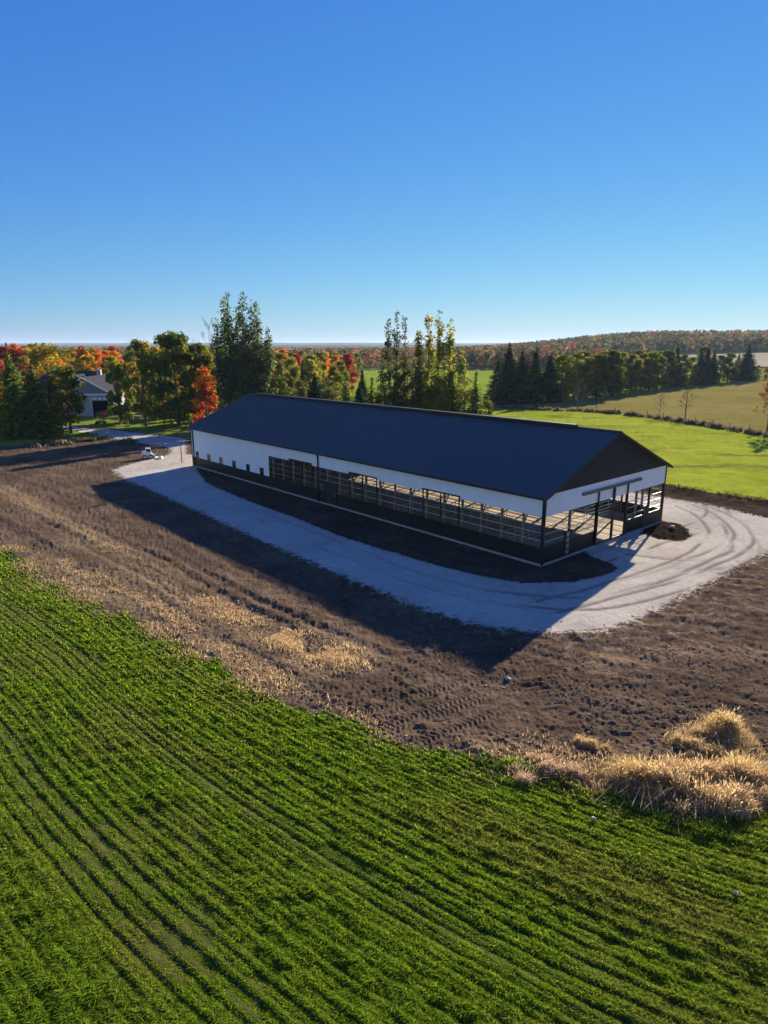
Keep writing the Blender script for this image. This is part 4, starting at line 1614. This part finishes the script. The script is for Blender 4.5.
RK = [rock(i, .1) for i in range(4)]
st = [(508, 679, 1.5, 'large white stone lying at the tip of the barn shadow'), (671, 531, 2.4, 'pale stone on the dark heap by the barn corner'),
      (593, 821, .8, 'white stone in the crop below the pinkish tussocks'), (736, 896, .7, 'white stone in the crop at the lower right edge')]
for k in range(9):
    st.append(((92, 694), (132, 715), (128, 697), (225, 725), (185, 712), (62, 760), (5, 850), (28, 687), (245, 742))[k] + (.42, None))
for k in range(30):
    st.append((random.uniform(430, 760), random.uniform(612, 705), random.uniform(.25, .6), 'soil'))
for k, (px, py, sc, lb) in enumerate(st):
    x, y = at(px, py)
    gz, gzz = ground_z(np.array([x]), np.array([y]))
    o = bpy.data.objects.new('stone', RK[k % 4])
    C.objects.link(o)
    lift = .10 if py > 690 and lb != 'soil' else .02
    o.location = (x, y, float(gz[0]) + lift + .02 * sc)
    o.scale = (sc, sc, sc)
    o.rotation_euler = (random.uniform(-.3, .3), random.uniform(-.3, .3), random.uniform(0, 6))
    if lb is None:
        tag(o, 'small white stone showing among the rows of the green crop', 'stone', 'small stones in the crop')
    elif lb == 'soil':
        tag(o, 'small pale stone lying on the bare brown soil below the gravel', 'stone', 'small stones on the bare soil')
    else:
        tag(o, lb, 'stone')

# ------------------------------------------------------------------ trees
print('trees')
W_ = lambda px, D: (col(px, D), D)


def top_h(py, D):
    """height of something at distance D whose top shows at photo row py"""
    return CAM_H - D * math.tan(math.atan((py - 512) / FPX) + PITCH)


def scaled(name, label, proto, H0, px, D, ytop, group=None, leaf=None, bark=None, wide=1.0, rz=None):
    x, y = W_(px, D)
    k = top_h(ytop, D) / H0
    return tree(name, label, proto, x, y, group, (k * wide, k * wide, k), rz, leaf, bark, z=0)


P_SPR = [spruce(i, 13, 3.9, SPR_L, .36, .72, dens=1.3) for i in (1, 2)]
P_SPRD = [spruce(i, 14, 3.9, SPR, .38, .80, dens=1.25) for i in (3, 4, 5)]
P_SPRS = [spruce(i, 7, 2.2, SPR_L, .30, .55, dens=1.25) for i in (6, 7)]
P_GRN = [broadleaf(i, 13, 3.8, GREEN + YGREEN[:1], 56, 8500, .46, .10, 'oval') for i in (11, 12, 13)]
P_YGR = [broadleaf(i, 13, 3.4, YGREEN + GREEN[:1], 46, 6500, .44, .12, 'oval') for i in (14, 15)]
P_YEL = [broadleaf(i, 13, 3.7, YELLOW + YGREEN[2:], 48, 7000, .40, .10, 'oval') for i in (16, 17)]
P_ORA = [broadleaf(i, 12, 3.3, ORANGE, 48, 6500, .38, .10, 'oval') for i in (18, 19, 20)]
P_RED = [broadleaf(i, 12, 3.3, RED + RUST[:1], 48, 6500, .38, .10, 'oval') for i in (21, 22)]
P_RUS = [broadleaf(i, 12, 3.2, RUST + OLIVE[:1] + YELLOW[2:], 48, 6500, .38, .10, 'oval') for i in (23, 24)]
P_OLI = [broadleaf(i, 12, 3.3, OLIVE + YGREEN[1:2], 48, 7000, .38, .04, 'oval') for i in (25, 26)]
P_SHR = [broadleaf(i, 3.2, 1.7, OLIVE + GREEN, 14, 900, .3, .05, 'round') for i in (27, 28)]

# left front
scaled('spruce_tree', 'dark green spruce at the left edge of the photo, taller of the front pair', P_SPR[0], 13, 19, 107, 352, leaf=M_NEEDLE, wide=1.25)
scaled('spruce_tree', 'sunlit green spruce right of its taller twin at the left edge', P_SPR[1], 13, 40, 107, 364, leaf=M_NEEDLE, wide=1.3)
scaled('young_tree', 'small yellow green tree with a bare stem beside the driveway', broadleaf(31, 11, 3.6, YGREEN + GREEN, 46, 6500, .42, .18, 'oval'), 11, 71, 112, 366)
scaled('maple_tree', 'orange tree cut by the left edge behind the spruces', P_ORA[0], 12, -2, 118, 372)
scaled('leafy_tree', 'yellow green tree standing before the left half of the grey house', P_YGR[1], 13, 61, 117, 374, wide=1.15)
scaled('maple_tree', 'big golden yellow tree right behind the grey house', broadleaf(32, 15, 6.2, YELLOW + YGREEN, 60, 6000, .5, .2, 'round'), 15, 50, 168, 343)
# row left of the barn
scaled('leafy_tree', 'slim dark green tree right of the house garage', P_GRN[0], 13, 121, 128, 361, wide=.75)
scaled('leafy_tree', 'tall yellowing tree with a thin trunk between house and barn', P_YGR[0], 13, 146, 122, 339, wide=.8)
scaled('leafy_tree', 'broad tall green tree in the row left of the barn', P_GRN[1], 13, 179, 124, 331, wide=1.0)
scaled('leafy_tree', 'green tree close to the far corner of the barn', P_GRN[2], 13, 203, 128, 343, wide=.95)
scaled('leafy_tree', 'green tree half hidden between the yellowing tree and the broad one', P_GRN[0], 13, 162, 134, 352, wide=.9)
scaled('maple_tree', 'small flame orange tree beside the far end of the barn roof', broadleaf(33, 8.5, 1.9, [(.48, .16, .02), (.38, .08, .02), (.50, .22, .02), (.20, .08, .02)], 46, 5000, .32, .05, 'cone', (.28, .46)), 8.5, 208, 104, 367, wide=1.0)
scaled('leafy_tree', 'olive tree between the flame orange tree and the tall dark poplar', P_OLI[0], 12, 226, 128, 368, wide=.8)
# tall dark poplar group
stems = [(-4.2, 0, .80, 1.0, 0), (-3.0, .8, .95, 1.1, 1), (-1.9, -.6, 1.0, 1.0, 0), (-.6, .5, .88, .9, 2), (.6, 0, .98, 1.4, 0), (2.0, -.8, .90, 1.3, 1), (2.9, .6, .93, 1.2, 0),
         (4.4, .2, .76, 1.2, 2), (5.4, -.4, .66, 1.2, 1), (3.8, 1.2, .62, 1.6, 1), (-1.5, 1.4, .62, 1.9, 0), (1.2, 1.6, .7, 1.9, 1), (-3.6, 1.8, .55, 1.6, 0), (0, -1.5, .6, 1.9, 0)]
scaled('poplar_tree', 'tallest dark many stemmed poplar rising behind the barn', columns(41, 24, stems, DARKP, 30000, .46, (.8, 1.4), .22, 1.25, .06, .75, True), 24, 245, 121, 293, rz=0)
tb, _ = bare(42, 13, .4, .13)
scaled('bare_tree', 'pale leafless tree left of the tallest dark poplar', (tb, None), 13.8, 215, 128, 319, bark=M_BARK_PALE)
# two thin tall trees in the middle
stems = [(-2.6, 0, .92, .8, 0), (-1.5, .4, 1.0, .9, 0), (-.2, 0, .93, .8, 1), (-3.6, .3, .66, .8, 0), (1.5, -.3, .84, 1.2, 0), (.4, .6, .62, 2.2, 1), (-1.2, .9, .55, 2.3, 0)]
scaled('poplar_tree', 'thin dark airy tree, left of the tall pair behind the roof ridge', columns(43, 20, stems, [(.055, .072, .026), (.085, .095, .026), (.13, .13, .024)], 10000, .38, (.5, 1.0), .16, 1.1, .10, .95), 20, 405, 106, 309, rz=0)
stems = [(-2.6, 0, .82, 1.3, 1), (-.9, .4, .95, 1.2, 0), (.8, -.4, 1.0, 1.1, 0), (2.9, .4, .93, 1.2, 0), (4.6, 0, .72, 1.6, 2), (.6, 1.0, .66, 2.6, 0), (2.6, 1, .58, 2.5, 1), (-2, 1, .5, 2.0, 2)]
scaled('poplar_tree', 'yellow green airy tree, right of the tall pair behind the roof ridge', columns(44, 20, stems, [(.14, .15, .022), (.18, .175, .022), (.10, .125, .022)], 14000, .40, (.55, 1.1), .16, 1.2, .08, .9), 20, 432, 107, 310, rz=0)
# understorey just behind the barn
und = [(268, 128, 377, 1), (284, 124, 367, 0), (300, 130, 380, 2), (316, 127, 372, 1), (333, 120, 380, 2), (347, 116, 372, 0), (360, 113, 383, 1), (372, 112, 378, 0), (384, 110, 384, 2),
       (396, 110, 376, 1), (412, 109, 378, 0), (424, 108, 386, 2), (440, 110, 378, 1), (452, 108, 372, 0), (463, 111, 375, 2), (474, 110, 372, 0), (255, 122, 384, 2), (239, 116, 392, 2), (484, 118, 395, 2)]
for k, (px, D, yt, kind) in enumerate(und):
    lab = ['small pointed spruce in the dark belt close behind the barn', 'dark young spruce in the belt close behind the barn', 'olive bushy tree in the belt close behind the barn'][kind]
    pr, H0, lf = [(P_SPRS[k % 2], 7, M_NEEDLE), (P_SPRD[k % 3], 14, M_NEEDLE), (P_OLI[k % 2], 12, M_LEAF)][kind]
    scaled(['spruce_tree', 'spruce_tree', 'leafy_tree'][kind], lab, pr, H0, px, D, yt, 'trees in the belt behind the barn', lf, wide=1.05 if kind != 1 else 1.4)
# the autumn wood on the left, tree by tree in its front ranks
woodpal = [('maple_tree', P_ORA, 12, 'orange', M_LEAF), ('maple_tree', P_RED, 12, 'red', M_LEAF), ('maple_tree', P_YEL, 13, 'yellow', M_LEAF), ('leafy_tree', P_RUS, 12, 'rust brown', M_LEAF),
           ('leafy_tree', P_OLI, 12, 'olive green', M_LEAF), ('leafy_tree', P_YGR, 13, 'yellow green', M_LEAF), ('spruce_tree', P_SPRD, 14, 'dark spruce', M_NEEDLE)]
nwood = 0
for ri, D in enumerate((150, 160, 171, 184, 199, 216, 236, 260, 290, 325)):
    xw = col(-25, D)
    xe = col(365 if D < 190 else (350 if D < 260 else 358), D)
    sp = 5.7 + ri * .42
    x = xw + random.uniform(0, sp)
    while x < xe:
        pxl = 384 + x / (D * cP + CAM_H * sP) * FPX
        xs_ = x
        x += sp * random.uniform(.8, 1.25)
        if 36 < pxl < 122 and D < 166:
            continue
        if 118 < pxl < 205 and D < 172 and random.random() < .35:
            continue
        if pxl < 130:
            wts = [.24, .13, .20, .13, .11, .12, .07]
        elif pxl < 230:
            wts = [.14, .04, .16, .08, .28, .26, .04]
        elif D < 215:
            wts = [.07, .02, .12, .14, .26, .25, .14]
        else:
            wts = [.17, .10, .16, .17, .17, .18, .05]
        kk = random.choices(range(7), wts)[0]
        nm, pr, H0, cn, lf = woodpal[kk]
        yt = np.interp(pxl, [0, 60, 130, 200, 260, 300, 340, 400], [343, 345, 347, 350, 348, 350, 353, 356]) if D > 190 else np.interp(pxl, [0, 130, 230, 270, 340, 400], [350, 352, 356, 352, 360, 366])
        Ht = min(15.5, max(7, top_h(yt, D) + random.uniform(-2.4, .5)))
        reg = 'behind the house' if pxl < 130 else ('left of the tall dark poplar' if pxl < 235 else 'between the dark poplar and the tall pair')
        lab = f'{cn} tree in the autumn wood {reg}'
        k = Ht / H0
        wd = k * random.uniform(.85, 1.15)
        tree(nm, lab, pr[random.randrange(len(pr))], xs_, D + random.uniform(-3, 3), 'autumn wood ' + reg, (wd, wd, k), None, lf, z=0)
        nwood += 1
print('wood trees', nwood)
# spruces and mixed line on the right
line = tree_base
scaled('spruce_tree', 'tallest dark spruce at the left end of the tree line', P_SPRD[0], 14, 507, 168, 342, leaf=M_NEEDLE, wide=1.25)
scaled('spruce_tree', 'dark spruce second from the left end of the tree line', P_SPRD[1], 14, 520, 172, 350, leaf=M_NEEDLE, wide=1.5)
scaled('spruce_tree', 'dark spruce third from the left end of the tree line', P_SPRD[2], 14, 534, 176, 346, leaf=M_NEEDLE, wide=1.05)
scaled('spruce_tree', 'dark spruce fourth from the left end, before the leafy part of the line', P_SPRD[0], 14, 548, 174, 353, leaf=M_NEEDLE, wide=1.45)
scaled('spruce_tree', 'slender dark spruce top poking out between the left spruces', P_SPRD[1], 14, 497, 180, 356, leaf=M_NEEDLE, wide=1.2)
rl = [(560, 180, 354, 'y'), (566, 190, 356, 'o'), (573, 184, 352, 'o'), (586, 186, 357, 'o'), (596, 190, 353, 'g'), (603, 197, 351, 'y'), (611, 195, 350, 'g'), (620, 205, 352, 'y'), (630, 208, 354, 'g'),
      (640, 216, 353, 'y'), (649, 222, 351, 'g'), (657, 226, 355, 'o'), (665, 234, 350, 'g'), (674, 242, 343, 's'), (682, 240, 354, 'y'), (690, 250, 357, 'y'), (698, 254, 348, 's'), (705, 262, 344, 's'),
      (711, 258, 349, 's'), (719, 270, 355, 'o'), (727, 272, 353, 'g'), (736, 282, 353, 's'), (745, 285, 341, 'S'), (582, 200, 351, 'o'), (616, 216, 353, 'o'), (636, 228, 350, 'o'), (655, 244, 351, 'y'),
      (700, 275, 346, 'o'), (757, 300, 365, 'y'), (766, 296, 367, 'r'), (774, 300, 365, 'o')]
for k, (px, D, yt, kd) in enumerate(rl):
    pr, H0, lf, nm, lb, wd = {'y': (P_YGR[k % 2], 13, M_LEAF, 'leafy_tree', 'sunlit yellow green tree in the middle of the tree line', 1.1), 'o': (P_OLI[k % 2], 12, M_LEAF, 'leafy_tree', 'dull olive tree in the middle of the tree line', 1.15),
                              'g': (P_GRN[k % 3], 13, M_LEAF, 'leafy_tree', 'dark green leafy tree in the middle of the tree line', 1.15), 's': (P_SPRD[k % 3], 14, M_NEEDLE, 'spruce_tree', 'dark spruce in the right half of the tree line', 1.05),
                              'S': (P_SPRD[2], 14, M_NEEDLE, 'spruce_tree', 'broad pointed spruce at the right end of the tree line', 1.35),
                              'r': (P_RUS[0], 12, M_LEAF, 'leafy_tree', 'low rusty tree beyond the right end of the tree line', 1.3)}[kd]
    if px > 750 and kd != 'r':
        lb = 'low yellowish bush beyond the right end of the tree line'
    scaled(nm, lb, pr, H0, px, D, yt, 'tree line beyond the dry pasture', lf, wide=wd)
# bare trees on the fence row
for k, (px, py, yt, seed, lb) in enumerate(((577, 411, 377, 51, 'leaning leafless pinkish tree on the fence row by the spruces'), (659, 418, 389, 52, 'faint small leafless tree, left of the pair on the fence row'),
                                            (685, 419, 382, 53, 'dark leafless tree, right of the pair on the fence row'))):
    x, y = at(px, py)
    H = top_h(yt, y)
    tb, _ = bare(seed, H, .42, (.13, .07, .14)[k])
    zmax = max(v.co.z for v in tb.vertices)
    tree('bare_tree', lb, (tb, None), x, y, None, H / zmax, None, bark=M_BARK_PALE if k < 2 else M_BARK, z=0)
x, y = at(767, 431)
H = top_h(374, y)
tb, tips = bare(54, H, .5, .17)
zmax = max(v.co.z for v in tb.vertices)
rng = np.random.default_rng(5)
tp = np.array([tuple(t) for t in tips])
tp = tp[(rng.uniform(0, 1, len(tp)) < .45)]
Vl, Fl, Tl = clump_leaves(rng, tp, np.full(len(tp), .28), np.array([RUST[i % 3] for i in range(len(tp))]), 4200, .22)
tree('rusty_tree', 'rusty half bare tree cut by the right edge on the fence row', (tb, np_mesh('crown', Vl, Fl, Tl)), x, y, None, H / zmax, 1.0, z=0)
# low bushes along the far fence and the drive
for k, (px, py, sc, lb) in enumerate(((600, 403, .8, 'low olive bush at the foot of the tree line'), (541, 407, .9, 'low pale bush beside the left end of the fence'), (488, 409, 1.2, 'low olive bush at the left end of the fence'),
                                      (100, 424, .7, 'low bush on the lawn edge beside the driveway'), (128, 426, .8, 'rounded bush under the slim tree by the garage'), (190, 430, .9, 'dark bush at the far corner of the barn'),
                                      (165, 428, .9, 'dark bush in the shade below the broad green tree'))):
    x, y = at(px, py)
    tree('bush', lb, P_SHR[k % 2], x, y, None, sc, None, M_LEAF, None, 'bush', z=0)

# ---- woods far off, one mass each
def woodland(name, label, seed, area, n, pal, wts, hr=(8, 14), lsz=2.7, leaves=24):
    rng = np.random.default_rng(seed)
    px = rng.uniform(area[0], area[1], n)
    D = area[2] * (area[3] / area[2]) ** rng.uniform(0, 1, n)
    x = (px - 384) / FPX * D
    y = D * .98
    k = np.ones(n, bool)
    k &= ~((px > 335) & (px < 545) & (D < 425))
    k &= ~((px > 590) & (D > 420) & (D < 625))
    k &= ~((px > 728) & (D > 690) & (D < 830))
    k &= fbm(x / 90, y / 90, seed, 3) > .36
    x, y, px, D = x[k], y[k], px[k], D[k]
    n = len(x)
    z = hgt(x, y)
    H = rng.uniform(*hr, n)
    reg = fbm(x / 70, y / 70, seed + 4, 2)
    cdf = np.cumsum(wts)
    q_ = np.clip(rng.uniform(0, 1, n) * .55 + sstep(reg, .25, .75) * .45, 0, .999)
    pi = np.minimum(np.searchsorted(cdf, q_), len(pal) - 1)
    T = np.array(pal)[pi] * rng.uniform(.9, 1.7, (n, 1)) * rng.uniform(.9, 1.1, (n, 3))
    ci = np.repeat(np.arange(n), leaves)
    m = len(ci)
    d = rng.normal(size=(m, 3))
    d /= np.linalg.norm(d, axis=1, keepdims=True)
    r = H[ci] * .34 * rng.uniform(.4, 1.1, m)
    d[:, 2] = np.abs(d[:, 2]) * np.where(rng.uniform(0, 1, m) < .8, 1, -1)
    P = np.stack([x[ci] + d[:, 0] * r, y[ci] + d[:, 1] * r, z[ci] + H[ci] * .55 + d[:, 2] * H[ci] * .45], 1)
    V, F = cards(P, d + rng.normal(size=(m, 3)) * .25, lsz * rng.uniform(.6, 1.2, m), .8, rng)
    tag(link(name, np_mesh(name, V, F, T[ci] * rng.uniform(.92, 1.08, (m, 1))), M_FARLEAF), label, 'woods', kind='stuff')


FARP = [(.36, .14, .03), (.26, .06, .03), (.17, .10, .045), (.09, .09, .035), (.06, .08, .025), (.025, .04, .022), (.30, .22, .04), (.20, .09, .05), (.14, .13, .035)]
woodland('autumn_woods', 'autumn woods covering the long far hill on the right', 61, (440, 800, 425, 1250), 5200, FARP, [.10, .07, .17, .19, .12, .17, .04, .07, .07], (8, 13))
woodland('autumn_woods', 'autumn woods stretching away behind the left wood', 62, (-30, 480, 335, 1500), 4200, FARP, [.17, .09, .17, .16, .09, .10, .10, .06, .06], (8, 13), 2.0)

# ---- the air
b = NB('thin_haze')
pv = b.n('ShaderNodeVolumePrincipled')
pv.inputs['Color'].default_value = (.55, .74, 1.0, 1)
pv.inputs['Density'].default_value = 7.0e-5
pv.inputs['Anisotropy'].default_value = 0.2
b.l(pv.outputs[0], b.out.inputs['Volume'])
hz = MB().box(-13000, 13000, -13000, 13000, -16, 82).build('haze', b.m)
tag(hz, kind='stuff')
